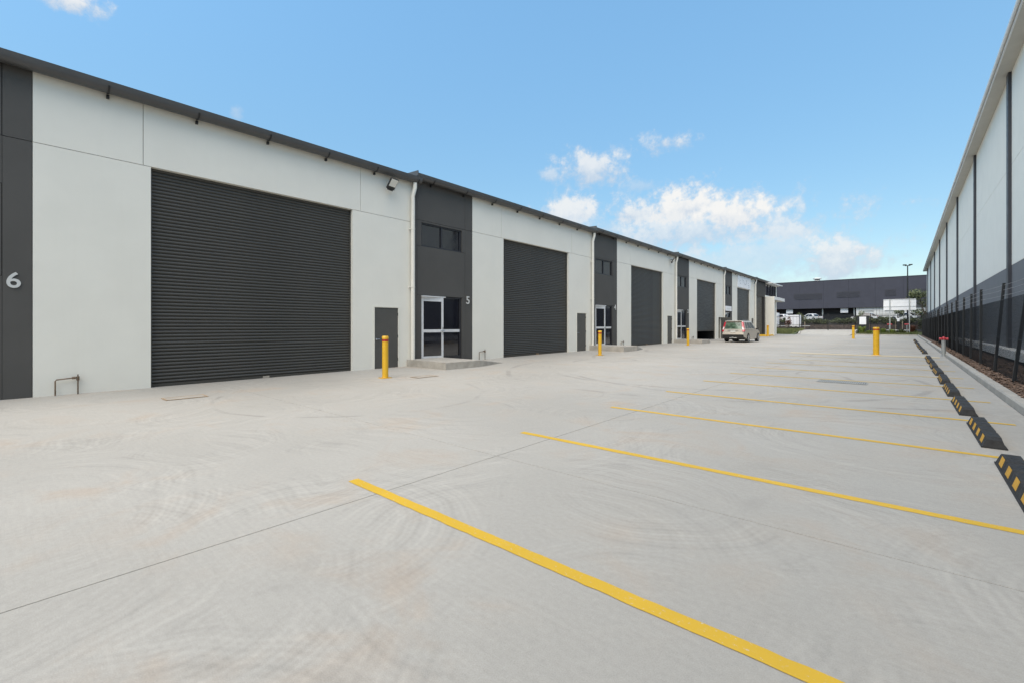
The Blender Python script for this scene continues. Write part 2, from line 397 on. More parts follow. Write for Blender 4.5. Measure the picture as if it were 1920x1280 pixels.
# kerbs
def kerb_run(pts, w, h, side, name='kerb_stone', parent=None):
    """pts: polyline (x, y); kerb body lies to `side` (unit normal) of it."""
    for (x0, y0), (x1, y1) in zip(pts[:-1], pts[1:]):
        L = math.hypot(x1 - x0, y1 - y0); t = ((x1 - x0) / L, (y1 - y0) / L); nn = (side * t[1], -side * t[0])
        def P(a, off, z): return (x0 + t[0] * a + nn[0] * off, y0 + t[1] * a + nn[1] * off, z)
        m = MB(); g0, g1 = gz(x0, y0), gz(x1, y1); e = .004
        prof = [(0, -.3), (.012, h - .03), (.035, h), (w, h), (w, -.3)]
        vs = [P(e, u, g0 + z) for u, z in prof] + [P(L - e, u, g1 + z) for u, z in prof]
        m.add(vs, [(4,3,2,1,0), (5,6,7,8,9)] + [(i, (i+1) % 5, 5 + (i+1) % 5, 5 + i) for i in range(5)])
        m.build(name, M['kerb'], parent)
kerb = B(KX + .02, KX + .16, -14, YE, -.5, -.05).build('kerb', M['kerb']); tag(kerb, kind='structure')
kerb_run([(KX, -14 + 5 * k) for k in range(20)] + [(KX, YE)], .17, .15, 1, parent=kerb)
ek = B(-5.7, KX, YE + .03, YE + .15, -.5, -.05).build('kerb', M['kerb']); tag(ek, kind='structure')
kerb_run([(-5.6 + 1.41 * k, YE) for k in range(6)], .17, .15, -1, parent=ek)

# mulch bed beside the right kerb
bed = MB()
yy = [-14, 5, 30, 55, 120]
for a, b in zip(yy[:-1], yy[1:]):
    p = [(KX + .17, a), (3.4, a), (3.4, b), (KX + .17, b)]
    bed.hexa([(x, y, -.5) for x, y in p], [(x, y, gz(0, y) + .115) for x, y in p])
bed = bed.build('mulch_bed', M['mulchbed']); tag(bed, kind='structure')
ch = MB(); rr = random.Random(5)
for i in range(15000):
    y = 5 + 45 * rr.random() ** 1.7; x = KX + .18 + rr.random() ** 1.3 * 1.4
    L, w = rr.uniform(.02, .06), rr.uniform(.008, .02); a = rr.uniform(0, 6.3); tl = rr.uniform(-.5, .5); z = gz(0, y) + .118 + rr.random() ** 2 * .035
    u = Vector((math.cos(a) * math.cos(tl), math.sin(a) * math.cos(tl), math.sin(tl))) * L; v = Vector((-math.sin(a), math.cos(a), rr.uniform(-.5, .5))) * w
    p = Vector((x, y, z)); up = Vector((0, 0, .006))
    ch.add([p - u - v, p + u - v, p + u + v, p - u + v, p + up], [(0,1,4), (1,2,4), (2,3,4), (3,0,4)])
o = ch.build('mulch', M['mulch']); tag(o, 'loose brown bark mulch spread between kerb and mesh fence', 'mulch', kind='stuff')

# ------------------------------------------------------------------ industrial units (left row)
DZ = [0, .14, .24, .32, .38, .42]; P = 12.5
NAMES = {0: '6', 1: '5', 2: '4', 3: '3'}
def panel(parent, boxes, m, g=.006, t=.18, name='wall_panel', x=WX):
    b = MB()
    for y0, y1, z0, z1, gl, gr, gb, gt in boxes:        # gaps only on joint sides
        b.box(x - .08, x, y0 + g*gl, y1 - g*gr, z0 + g*gb, z1 - g*gt)
        b.box(x - t, x - .08, y0, y1, z0, z1)
    return b.build(name, m, parent)
def slat_mesh(w, key, cache={}):
    if key not in cache:
        pr = [(-.004, 0), (.0, .006), (.018, .018), (.027, .034), (.028, .048), (.020, .066), (.004, .079), (-.004, .085)]
        n = len(pr); b = MB()
        b.add([(u, -w/2, z) for u, z in pr] + [(u, w/2, z) for u, z in pr], [(i, i+1, n+i+1, n+i) for i in range(n-1)])
        cache[key] = b.mesh('slat', M['shutter'], True)
    return cache[key]
def gutter(parent, y0, y1, z, x=WX):
    pr = []; cx, r = x + .155, .145
    for k in range(9):
        a = math.pi + math.pi * k / 8 * .94; pr.append((cx + r * math.cos(a), z + .02 + r * .95 * math.sin(a)))
    out = pr + [(pr[-1][0] + .012, z + .10), (pr[-1][0] - .02, z + .112), (pr[-1][0] - .024, z + .09)]
    inn = [(cx + (u - cx) * .93, z + .02 + (w - z - .02) * .93) for u, w in pr][::-1]
    b = MB(); b.prism(out + inn, y0, y1)
    gt = b.build('gutter', M['gutter'], parent, True)
    B(x - .02, x + .012, y0, y1, z - .02, z + .16).build('fascia_strip', M['gutter'], parent)
    n = int(round((y1 - y0) / 1.55))
    for k in range(n):
        yy = y0 + .75 + k * (y1 - y0 - .9) / max(1, n - 1)
        s = MB(); q = []
        for j in range(11):
            a = math.pi + math.pi * j / 10 * .96; q.append((cx + (r + .006) * math.cos(a), z + .02 + (r * .95 + .006) * math.sin(a)))
        q2 = [(cx + (u - cx) * 1.06, z + .02 + (w - z - .02) * 1.06) for u, w in q][::-1]
        s.prism(q + q2, yy - .018, yy + .018)
        s.box(x + .013, x + .085, yy - .02, yy + .03, z - .20, z - .125)
        s.build('gutter_bracket', M['blackm'], parent)
def build_unit(k):
    Y = P * k; dz = DZ[k]; f = gz(WX, Y + 5)
    num = NAMES.get(k)
    lab = {0: 'pale grey warehouse unit numbered 6 with wide charcoal roller door', 1: 'warehouse unit numbered 5 with charcoal office bay and glass door',
           2: 'warehouse unit numbered 4 between units 5 and 3', 3: 'warehouse unit whose roller door is raised off the ground',
           4: 'warehouse unit with white printed sign above its roller door'}[k]
    u = thing('warehouse_unit', lab, 'building', (WX, Y, 0), 0, 'row of warehouse units')
    u.location = (0, 0, 0)
    a, d, r0, r1, e = Y - 2.45, Y + .494, Y + 2.424, Y + 7.613, Y + 10.045
    ZB, J, T = -.15, 5.24 + dz, 6.78 + dz
    # white tilt-up panels
    panel(u, [(d, r0, ZB, J, 1, 0, 0, 1)], M['white'])
    panel(u, [(d, Y + 2.28, J, T, 1, 1, 1, 0)], M['white'])
    panel(u, [(Y + 2.28, Y + 7.9, J, T, 1, 1, 1, 0)], M['white'])
    panel(u, [(Y + 7.9, e, J, T, 1, 1, 1, 0)], M['white'])
    p0, p1, pt = Y + 8.41, Y + 9.377, f + 2.09
    panel(u, [(r1, p0, ZB, J, 0, 0, 0, 1), (p1, e, ZB, J, 0, 1, 0, 1), (p0, p1, pt, J, 0, 0, 0, 1)], M['white'])
    # charcoal office bay
    i0, i1 = Y - 2.32, Y + .08; w0, w1 = Y - 2.12, Y - .09; H1, H2, H3 = 2.46 + dz, 4.29 + dz, J
    panel(u, [(a, i0, ZB, J, 1, 1, 0, 1), (i0, w0, ZB, H1, 0, 0, 0, 1), (i0, w0, H2, J, 0, 0, 1, 1)], M['dark'])
    panel(u, [(i1, d, ZB, J, 1, 1, 0, 1), (w1, i1, ZB, H1, 0, 0, 0, 1), (w1, i1, H2, J, 0, 0, 1, 1)], M['dark'])
    panel(u, [(i0, i1, H1, H2, 1, 1, 1, 1)], M['dark'])
    panel(u, [(i0, i1, J, T, 1, 1, 1, 0)], M['dark'])
    panel(u, [(a, i0, J, T, 1, 1, 1, 0)], M['dark']); panel(u, [(i1, d, J, T, 1, 1, 1, 0)], M['dark'])
    # upper window: frame, mullion, two panes
    z0, z1 = H2 + .0, J - .07
    panel(u, [(w0, w1, z1, J, 0, 0, 0, 1)], M['dark'], name='lintel')
    wn = MB(); fx = WX - .07
    wn.box(fx - .05, fx + .03, w0, w0 + .05, z0, z1).box(fx - .05, fx + .03, w1 - .09, w1, z0, z1)
    wn.box(fx - .05, fx + .03, w0 + .05, w1 - .09, z0, z0 + .05).box(fx - .05, fx + .03, w0 + .05, w1 - .09, z1 - .05, z1)
    mid = (w0 + w1) / 2 - .01; wn.box(fx - .05, fx + .03, mid - .035, mid + .035, z0 + .05, z1 - .05)
    wn = wn.build('window', M['winframe'], u)
    B(fx - .03, fx - .015, w0 + .05, mid - .035, z0 + .05, z1 - .05).build('pane', M['glass'], wn)
    B(fx - .03, fx - .015, mid + .035, w1 - .09, z0 + .05, z1 - .05).build('pane', M['glass'], wn)
    # glazed entry: white-framed door leaf and a dark-framed sidelight
    zb = .10 + dz; g0 = Y - 1.13; ang = R(7) if k in (1, 2) else 0
    dl = thing('glazed_door', None, None); dl.parent = u; dl.location = (fx + .03, w0 + .02, zb); dl.rotation_euler = (0, 0, -ang)
    Lw, Hh = g0 - w0 - .02, H1 - zb - .05
    df = MB(); df.box(-.04, .02, 0, .09, 0, Hh).box(-.04, .02, Lw - .085, Lw, 0, Hh).box(-.04, .02, .09, Lw - .085, 0, .10)
    df.box(-.04, .02, .09, Lw - .085, Hh - .16, Hh).box(-.04, .02, .09, Lw - .085, .98, 1.09)
    df.build('door_frame', M['alu'], dl)
    B(-.02, -.005, .09, Lw - .085, .10, .98).build('pane', M['glass'], dl); B(-.02, -.005, .09, Lw - .085, 1.09, Hh - .16).build('pane', M['glass'], dl)
    hd = MB(); hd.tube([(.05, Lw - .045, .88), (.05, Lw - .045, 1.18)], .012).box(.02, .05, Lw - .055, Lw - .035, 1.0, 1.03); hd.tube([(.05, Lw - .14, 1.04), (.05, Lw + .02, 1.04)], .012)
    hd.build('door_handle', M['chrome'], dl)
    B(WX - .09, WX + .10, w0 - .02, g0 + .10, H1 - .05, H1 - .012).build('door_header', M['alu'], u)
    sd_ = MB(); sd_.box(fx - .05, fx + .03, w1 - .09, w1, zb - .1, H1).box(fx - .05, fx + .03, g0 + .02, w1 - .09, H1 - .06, H1).box(fx - .05, fx + .03, g0 + .02, w1 - .09, zb - .1, zb + .06)
    sd_.box(fx - .05, fx + .03, g0, g0 + .03, zb - .1, H1)
    sd_ = sd_.build('sidelight', M['winframe'], u)
    B(fx - .03, fx - .015, g0 + .03, w1 - .09, zb + .06, H1 - .06).build('pane', M['glass'], sd_)
    B(fx - .014, fx + .04, g0 + .05, w1 - .10, zb + .98, zb + 1.09).build('mid_rail', M['alu'], sd_)
    B(WX - .18, WX - .09, w0, w1, ZB, zb - .1).build('threshold', M['landing'], u)
    if num:
        link('unit_number', text_mesh(num, .44, 'unit_number', M['number'], xs=1.0), u, (WX + .012, Y + .235, 2.36 + dz))
    # roller door
    zd = f + (.78 if k == 3 else .0); w = r1 - r0; cy = (r0 + r1) / 2; xr = WX - .15
    rd = thing('roller_door', None, None); rd.parent = u
    B(xr - .035, xr + .035, r0 + .03, r1 - .03, zd + .01, zd + .075).build('bottom_rail', M['shutter'], rd)
    n = int((J - zd - .07) / .085) + 1
    if k < 3:
        me = slat_mesh(w - .06, 'w')
        for j in range(n): link('slat', me, rd, (xr, cy, zd + .075 + j * .085))
    else:
        b = MB(); src = slat_mesh(w - .06, 'w')
        for j in range(n):
            b.add([(v.co.x + xr, v.co.y + cy, v.co.z + zd + .075 + j * .085) for v in src.vertices], [tuple(p.vertices) for p in src.polygons])
        b.build('curtain', M['shutter'], rd, True)
    for s, yy in ((0, r0), (1, r1 - .04)):
        B(xr - .06, xr + .05, yy + .003, yy + .037, f - .1, J - .01).build('guide_rail', M['shutter'], rd)
    if k < 3:
        lk = MB(); lk.box(xr + .036, xr + .06, cy - .07, cy + .09, zd + .012, zd + .062); lk.build('door_lock', M['rust'] if k else M['lid'], rd)
    # personnel door
    dr = thing('personnel_door', None, None); dr.parent = u
    fr = MB(); fr.box(WX - .1, WX + .012, p0 - .045, p0 + .01, f - .05, pt + .01).box(WX - .1, WX + .012, p1 - .01, p1 + .045, f - .05, pt + .01).box(WX - .1, WX + .012, p0 - .045, p1 + .045, pt + .01, pt + .05)
    fr.build('door_frame', M['frame'], dr)
    lf = thing('x', None, None) if False else None
    L = p1 - p0 - .028
    leaf = B(-.04, 0, -L, 0, .012, 2.085).build('door_leaf', M['doorp'], dr); leaf.location = (WX - .02, p1 - .014, f)
    kb = MB(); kb.lathe(0, 0, [(.028, 0), (.028, .012), (.012, .014), (.012, .05)], 12)
    kb.tube([(0, 0, .045), (0, .11, .045)], .009, 8)
    km = kb.mesh('door_handle', M['chrome'], True); km.transform(Matrix(((0,0,1,0), (0,1,0,0), (1,0,0,0), (0,0,0,1))))
    h = link('door_handle', km, leaf, (0, -L + .07, 1.02))
    hg = MB()
    for zz in (.25, 1.05, 1.82): hg.box(-.005, .012, -.012, .014, zz, zz + .1)
    hg.build('hinges', M['blackm'], leaf)
    if k == 3: leaf.rotation_euler = (0, 0, R(88))
    # gutter, downpipe, roof and the walls behind
    gutter(u, a - .02, e + .16, T - .03)
    dp = MB(); dx, dy = WX + .11, Y + 9.915
    dp.tube([(WX + .17, dy + .05, T - .15), (WX + .17, dy + .05, T - .32), (dx, dy, T - .62), (dx, dy, T - .8), (dx, dy, gz(dx, dy) + .02)], .073, 16)
    dp = dp.build('downpipe', M['pipe'], u, True)
    for zz in (4.95 + dz, 2.85 + dz): 
        c = MB(); c.lathe(dx, dy, [(.081, zz), (.081, zz + .035)], 16); c.box(WX + .001, dx, dy - .1, dy - .05, zz, zz + .035); c.build('pipe_clip', M['pipe'], dp)
    rf = MB(); rf.hexa([(WX - .05, a - .04, T + .03), (WX + .02, e - .02, T + .03), (-31, e - .02, T + .95), (-31, a - .04, T + .95)],
                       [(WX - .05, a - .04, T + .09), (WX + .02, e - .02, T + .09), (-31, e - .02, T + 1.01), (-31, a - .04, T + 1.01)])
    rf.build('roof', M['roofm'], u)
    bg = MB(); bg.hexa([(WX + .30, a - .06, T - .03), (WX + .30, a - .022, T - .03), (-31, a - .022, T + .7), (-31, a - .06, T + .7)],
                       [(WX + .30, a - .06, T + .15), (WX + .30, a - .022, T + .15), (-31, a - .022, T + 1.06), (-31, a - .06, T + 1.06)])
    bg.build('barge_cap', M['gutter'], u)
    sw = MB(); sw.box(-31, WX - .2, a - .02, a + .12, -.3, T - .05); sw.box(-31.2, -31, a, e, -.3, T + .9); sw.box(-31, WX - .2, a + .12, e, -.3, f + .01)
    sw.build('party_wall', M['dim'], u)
    if k == 0: B(-31, WX - .19, a - .25, a - .03, -.3, T + .0).build('end_wall', M['white'], u)
    return u
for k in range(5): build_unit(k)

# sign boards on the sign-bearing unit
Y4 = P * 4
sg = thing('wall_sign', 'white wall sign with pale grey print above the far roller door', 'sign')
B(WX + .004, WX + .05, Y4 + 2.46, Y4 + 7.85, 5.70, 6.98).build('sign_board', M['signw'], sg)
pr = MB()
def stroke(y, z, w, h): pr.box(WX + .051, WX + .056, Y4 + y, Y4 + y + w, z, z + h)
for y, z, w, h in [(2.8,6.52,.14,.12),(3.1,6.44,.28,.06),(3.15,6.25,.1,.14),(3.5,6.38,.2,.07),(3.3,6.1,.32,.08),(4.2,6.6,.1,.1),(4.4,6.5,.36,.06),(4.5,6.2,.08,.3),(5.8,6.42,.12,.2),(6.1,6.5,.1,.16),(6.6,6.32,.34,.08),(6.7,6.1,.4,.08),(6.9,5.88,.3,.12)]: stroke(y, z, w, h)
for j in range(9):
    a = math.pi + math.pi * j / 8; stroke(5.4 + .5 * math.cos(a), 6.36 + .28 * math.sin(a), .12, .09)
pr.build('sign_print', M['signg'], sg)
o = thing('door_sign', 'small white sign box over the glass door behind the parked car', 'sign')
B(WX + .02, WX + .16, Y4 - 2.2, Y4 - .25, 2.62 + DZ[4], 3.1 + DZ[4]).build('sign_board', M['signw'], o, bevel=.01)
B(WX + .161, WX + .166, Y4 - 1.9, Y4 - .6, 2.80 + DZ[4], 2.92 + DZ[4]).build('sign_print', M['fascia'], o)

# end unit: ribbed charcoal bay with a roller door, blade wall, awning and high window
def end_unit():
    u = thing('warehouse_unit', 'end warehouse unit with ribbed charcoal bay, white blade wall and awning', 'building', group='row of warehouse units')
    y0, dz = P * 5 - 2.45, DZ[5]; T = 6.78 + dz; f = gz(WX, 60)
    y1, y2 = 65.3, 72.4
    b = MB()
    n = 26
    for i in range(n):
        a = y0 + (y1 - y0) * i / n; w = (y1 - y0) / n
        b.box(WX - .1, WX - (.0 if i % 2 else .03), a, a + w, 4.75 + dz, T)
    b.build('ribbed_cladding', M['dark'], u)
    B(WX - .15, WX, y0, y0 + .25, -.1, 4.75 + dz).build('wall_panel', M['white'], u)
    B(WX - .15, WX + .04, y1 - .85, y1, -.1, 4.75 + dz).build('column', M['blackm'], u)
    rd = thing('roller_door', None, None); rd.parent = u
    c = MB(); src = slat_mesh(1, 'one'); w = y1 - .85 - y0 - .25
    for j in range(int((4.75 + dz - f) / .085) + 1):
        c.add([(v.co.x + WX - .12, v.co.y * w + y0 + .25 + w / 2, v.co.z + f + j * .085) for v in src.vertices], [tuple(p.vertices) for p in src.polygons])
    c.build('curtain', M['shutter'], rd, True)
    # far office part
    B(WX - .2, WX, y1, y2, -.1, 5.05 + dz).build('wall_panel', M['white'], u)
    B(WX - .2, WX, y1, y1 + .35, 5.05 + dz, T).build('wall_panel', M['dark'], u)
    B(WX - .2, WX, y2 - .5, y2, 5.05 + dz, T).build('wall_panel', M['white'], u)
    B(WX - .2, WX, y1 + .35, y2 - .5, 6.55 + dz, T).build('wall_panel', M['white'], u)
    wn = MB()
    for i in range(5):
        a = y1 + .35 + (y2 - .85 - y1) * i / 4; a = min(a, y2 - .58); wn.box(WX - .14, WX - .02, a, a + .08, 5.05 + dz, 6.55 + dz)
    wn = wn.build('window', M['winframe'], u)
    for i in range(4):
        a = y1 + .35 + (y2 - .85 - y1) * i / 4
        B(WX - .11, WX - .09, a + .08, a + (y2 - .85 - y1) / 4, 5.06 + dz, 6.54 + dz).build('pane', M['glass'], wn)
    B(WX + .001, WX + .75, y1 + .3, y2 - .2, 6.58 + dz, 6.68 + dz).build('sunshade', M['fascia'], u)
    B(WX + .001, WX + 1.04, y1 + .02, y1 + .32, -.1, 5.27).build('blade_wall', M['white'], u)
    aw = B(WX + .001, WX + 1.06, y1 + .33, 72.0, 4.85, 5.25).build('awning', M['fascia'], u)
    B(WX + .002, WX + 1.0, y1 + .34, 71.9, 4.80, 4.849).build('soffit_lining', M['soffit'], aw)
    gutter(u, y0 - .02, y2, T - .03)
    rf = MB(); rf.hexa([(WX, y0 - .04, T + .03), (WX, y2, T + .03), (-31, y2, T + .95), (-31, y0 - .04, T + .95)], [(WX, y0 - .04, T + .09), (WX, y2, T + .09), (-31, y2, T + 1.01), (-31, y0 - .04, T + 1.01)])
    rf.build('roof', M['roofm'], u)
    bg = MB(); bg.hexa([(WX + .30, y0 - .06, T - .03), (WX + .30, y0 - .022, T - .03), (-31, y0 - .022, T + .7), (-31, y0 - .06, T + .7)],
                       [(WX + .30, y0 - .06, T + .15), (WX + .30, y0 - .022, T + .15), (-31, y0 - .022, T + 1.06), (-31, y0 - .06, T + 1.06)])
    bg.build('barge_cap', M['gutter'], u)
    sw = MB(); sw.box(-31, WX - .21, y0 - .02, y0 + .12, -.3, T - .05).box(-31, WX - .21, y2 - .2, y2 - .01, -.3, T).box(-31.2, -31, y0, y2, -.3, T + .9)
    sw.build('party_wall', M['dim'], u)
end_unit()
yk = thing('yellow_kerb', 'yellow painted raised kerb at the end roller door', 'kerb')
MB().prism([(WX + .1, 0), (WX + 1.3, 0), (WX + 1.2, .45), (WX + .1, .45)], 59.6, 63.6).build('kerb_body', M['byellow'], yk, bevel=.03)
MB().hexa([(WX + .1, 63.601, 0), (WX + 1.3, 63.601, 0), (WX + 1.3, 64.6, 0), (WX + .1, 64.6, 0)], [(WX + .1, 63.601, .45), (WX + 1.2, 63.601, .45), (WX + 1.2, 64.5, .33), (WX + .1, 64.5, .33)]).build('kerb_nose', M['byellow'], yk)

# entry landings in front of each office bay
for k, lab in ((1, 'low concrete landing before the glass door of the bay numbered five'), (2, 'low concrete landing behind a yellow bollard at the bay numbered four'), (3, 'low concrete landing next to the half raised roller door')):
    Y = P * k; z = DZ[k] + .10; a = Y - 2.78
    g = lambda x, y: gz(x, y) - .06
    m = MB(); x0, x1 = WX + .002, WX + 2.15
    def top(y): return z + .03 if y <= a + 1.6 else (z + .03) + (gz(x1, a + 3.35) + .002 - z - .03) * (y - a - 1.6) / 1.75
    st = [a, a + .06, a + 1.6, a + 1.62, a + 3.35]
    for i in (0, 1):
        pass
    pts = [(a, x1), (a + 1.6, x1), (a + 3.35, x1 - .45)]
    vs = []; 
    for y, xx in pts: vs += [(x0, y, g(x0, y)), (xx, y, g(xx, y)), (xx - .015, y, top(y) - .015), (xx - .03, y, top(y)), (x0, y, top(y))]
    fs = [(0,1,2,3,4), (14,13,12,11,10)]
    for s in range(2):
        for j in range(5): fs.append((s*5 + j, s*5 + (j+1) % 5, s*5 + 5 + (j+1) % 5, s*5 + 5 + j))
    o = m.add(vs, fs).build('entry_landing', M['landing']); tag(o, lab, 'landing', 'entry landings of the units')

# ------------------------------------------------------------------ fittings on the units
def floodlight(y, z, yaw, label):
    t = thing('floodlight', label, 'floodlight', (WX + .002, y, z), 0, 'floodlights under the gutters')
    B(0, .05, -.06, .06, -.06, .06).build('wall_bracket', M['pipe'], t)
    MB().tube([(.05, 0, 0), (.14, 0, 0), (.19, 0, -.05)], .018).build('arm', M['blackm'], t)
    hd = thing('lamp_head', None, None); hd.parent = t; hd.location = (.26, 0, -.08); hd.rotation_euler = (0, R(-52), R(yaw))
    MB().box(-.20, .20, -.17, .17, -.035, .02).box(-.24, -.201, -.12, .12, -.05, .0).build('housing', M['blackm'], hd, bevel=.01)
    f = MB()
    for i in range(6): f.box(-.17 + i * .06, -.155 + i * .06, -.15, .15, .021, .05)
    f.build('cooling_fins', M['blackm'], hd)
    B(-.09, .175, -.145, .145, -.045, -.0355).build('lens', M['lens'], hd)
floodlight(8.95, 6.42, 10, 'black floodlight under the gutter above the door nearest the large roller door of unit six')
floodlight(33.9, 6.55, 10, 'black floodlight under the gutter above the closed door of unit four')
floodlight(59.0, 6.75, 10, 'black floodlight under the gutter beside the white printed sign')
for k, y, lab in ((0, .82, 'bent copper water pipe at the foot of the wall of unit six'), (1, 13.33, 'bent copper water pipe at the foot of the wall of unit five'),
                  (2, 25.9, 'bent copper water pipe at the foot of the wall of unit four'), (3, 38.5, 'bent copper water pipe at the foot of the wall of unit three')):
    t = thing('water_pipe', lab, 'pipe', (WX, y, gz(WX, y)), 0, 'water pipes along the units')
    MB().tube([(.07, 0, -.05), (.07, 0, .31), (.07, .02, .335), (.07, .33, .36), (.07, .345, .34), (.07, .345, -.05)], .013, 8).build('pipe', M['copper'], t, True)
    MB().tube([(.07, .25, .353), (.07, .31, .358)], .026, 8).build('pipe_union', M['copper'], t); MB().tube([(.07, .345, .30), (.07, .345, .385)], .026, 8).build('valve_body', M['copper'], t)
    MB().tube([(.07, .345, .385), (.07, .345, .41)], .01, 8).box(.04, .10, .335, .355, .41, .425).build('valve_handle', M['copper'], t)

# ------------------------------------------------------------------ bollards
def bollard(x, y, h, r, label):
    t = thing('bollard', label, 'bollard', (x, y, gz(x, y)), 0, 'yellow bollards')
    MB().lathe(0, 0, [(r, .012), (r, h - .15)], 24).build('post', M['byellow'], t, True)
    MB().lathe(0, 0, [(r + .002, h - .15), (r + .002, h - .085)], 24).build('reflective_band', M['bred'], t, True)
    MB().lathe(0, 0, [(r + .006, h - .085), (r + .006, h - .02), (r - .01, h)], 24).build('cap', M['byellow'], t, True)
    p = B(-r - .055, r + .055, -r - .055, r + .055, 0, .012).build('base_plate', M['byellow'], t)
    for sx in (-1, 1):
        for sy in (-1, 1): MB().lathe(sx * (r + .03), sy * (r + .03), [(.012, .012), (.012, .03)], 6).build('bolt', M['galv'], p)
bollard(-11.0, 7.2, 1.17, .085, 'yellow bollard in front of the door beside the numbered 5 bay')
bollard(-11.05, 19.15, 1.17, .085, 'yellow bollard in front of the glass door numbered 4')
bollard(-11.3, 31.6, 1.17, .085, 'yellow bollard before the glass door next to the half raised roller door')
bollard(-12.2, 60.4, 1.3, .12, 'yellow bollard standing at the yellow painted kerb by the end unit')
bollard(-1.02, 28.6, 1.36, .125, 'thick yellow bollard on the faded yellow band among the parking bays')
bollard(-4.1, 61.0, 1.42, .12, 'yellow bollard standing alone before the driveway gate')

# ------------------------------------------------------------------ wheel stops
def stop_proto():
    t = thing('wheel_stop', 'black rubber wheel stop with yellow patches along the kerb', 'wheel stop', (0, 0, 0), 0, 'wheel stops along the kerb')
    L, w, h = 1.78, .20, .125
    b = MB(); b.box(-.01, w + .01, 0, L, 0, .014)
    seg = [0, .10, .42, .48, .52, .58, .87, .91, .95, 1.25, 1.30, 1.34, 1.68, 1.78]
    hs = [.78, 1, 1, .90, .90, 1, 1, .9, 1, 1, .9, 1, 1, .78]
    pr = []
    for y, k in zip(seg, hs):
        e = .02 if y in (0, 1.78) else 0
        yy = y + (e if y == 0 else -e)
        pr.append([(0, y, .0141), (.034, yy, h * k), (w - .034, yy, h * k), (w, y, .0141)])
    vs = [p for s in pr for p in s]; fs = [(3,2,1,0), tuple(len(vs) - 4 + i for i in range(4))]
    for i in range(len(pr) - 1):
        for j in range(3): fs.append((i*4 + j, i*4 + j + 1, i*4 + 5 + j, i*4 + 4 + j))
    b.add(vs, fs).build('body', M['rubber'], t)
    for i, y in enumerate((.13, .56, .98, 1.40)):
        for s in (0, 1):
            f = (lambda u: u) if s == 0 else (lambda u: w - u)
            o = -.0015 if s == 0 else .0015
            k0, k1 = .16, .95; za, zb_ = .015 + (h - .014) * k0, .015 + (h - .014) * k1; ua, ub = f(.034 * k0) + o, f(.034 * k1) + o
            MB().add([(ua, y, za), (ua, y + .19, za), (ub, y + .19, zb_), (ub, y, zb_)], [(0, 1, 2, 3)]).build('yellow_patch', M['stopy'], t)
    for y in (.3, .75, 1.12, 1.5): MB().lathe(w / 2, y, [(.02, h), (.02, h + .002)], 10).build('hole_shade_disc', M['blackm'], t)  # black discs on the top face, the dark of the holes as colour
    return t
sp0 = stop_proto()
ysl = [5.2 - 2.55, 5.2] + [5.2 + 2.55 * k for k in range(1, 9)] + [31.0 + 2.55 * k for k in range(11)]
for i, y in enumerate(ysl):
    o = sp0 if i == 0 else copy_tree(sp0)
    o.location = (.71 + random.uniform(-.02, .02), y, gz(.7, y) + .002); o.rotation_euler = (math.atan(.0062 * .35) if 5 < y < 55 else 0, 0, R(random.uniform(-.8, .8)))

# ------------------------------------------------------------------ drain grate and service lids
t = thing('drain_grate', 'steel drain grate set in the concrete among the parking bays', 'drain grate', (-1.2, 14.35, gz(-1.2, 14.35) + .006))
MB().box(-.52, .52, -.30, -.27, 0, .006).box(-.52, .52, .27, .30, 0, .006).box(-.52, -.49, -.27, .27, 0, .006).box(.49, .52, -.27, .27, 0, .006).build('frame', M['grate'], t)
B(-.49, .49, -.27, .27, -.002, 0).build('pit_shade', M['blackm'], t)  # flat black sheet, the shade below the bars put into its colour
for i in range(22): B(-.48 + i * .044, -.449 + i * .044, -.268, .268, .0005, .0055).build('bar', M['grate'], t)
for x, y, lab in ((-11.1, 2.55, 'rust edged service lid in the concrete before the unit 6 roller door'), (-10.4, 8.1, 'rust edged service lid in the concrete near the unit 5 landing')):
    t = thing('service_lid', lab, 'service lid', (x, y, gz(x, y) + .007))
    MB().box(-.20, .20, -.36, -.33, 0, .005).box(-.20, .20, .33, .36, 0, .005).box(-.20, -.17, -.33, .33, 0, .005).box(.17, .20, -.33, .33, 0, .005).build('frame', M['rust'], t)
    B(-.17, .17, -.33, .33, 0, .003).build('lid', M['lid'], t)

# ------------------------------------------------------------------ right-hand warehouse
RX = 3.3
rw = thing('warehouse', 'tall white and grey warehouse with dark columns behind the mesh fence', 'building')
cols = [-7.9 + 11.7 * k for k in range(11)]; RE = 115.0
EZ = 11.75
for i, a in enumerate(cols):
    b = cols[i + 1] if i + 1 < len(cols) else RE
    w = .22
    B(RX - .10, RX + .25, a - w, a + w, .55, EZ - .01).build('column', M['rcol'], rw)
    y0, y1 = a + w + .002, (b - w - .002 if i + 1 < len(cols) else RE)
    def pan(z0, z1, m, gt, gb): B(RX, RX + .2, y0, y1, z0 + gb, z1 - gt).build('wall_panel', m, rw)
    pan(.60, 3.92, M['rgrey'], .012, 0); pan(3.92, 8.0, M['rwhite'], .008, .0); pan(8.0, EZ, M['rwhite'], .0, .008)
B(RX + .201, RX + .4, -8, RE, -.4, EZ).build('wall_core', M['rcol'], rw)
B(RX - .40, RX + .199, -8, RE, .30, .60).build('plinth', M['plinth'], rw)
B(RX - .05, RX + .199, -8, RE, -.4, .329).build('footing', M['rcol'], rw)
for i in range(30):
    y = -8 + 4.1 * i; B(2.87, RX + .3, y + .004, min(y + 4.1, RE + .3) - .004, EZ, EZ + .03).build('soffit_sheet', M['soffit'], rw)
B(2.83, 2.869, -8, RE + .3, EZ - .02, EZ + .15).build('fascia', M['fascia'], rw)
MB().prism([(2.74, EZ + .12), (2.76, EZ + .08), (2.80, EZ + .08), (2.828, EZ + .11), (2.828, EZ + .20), (2.74, EZ + .20)], -8, RE + .3).build('gutter', M['fascia'], rw)
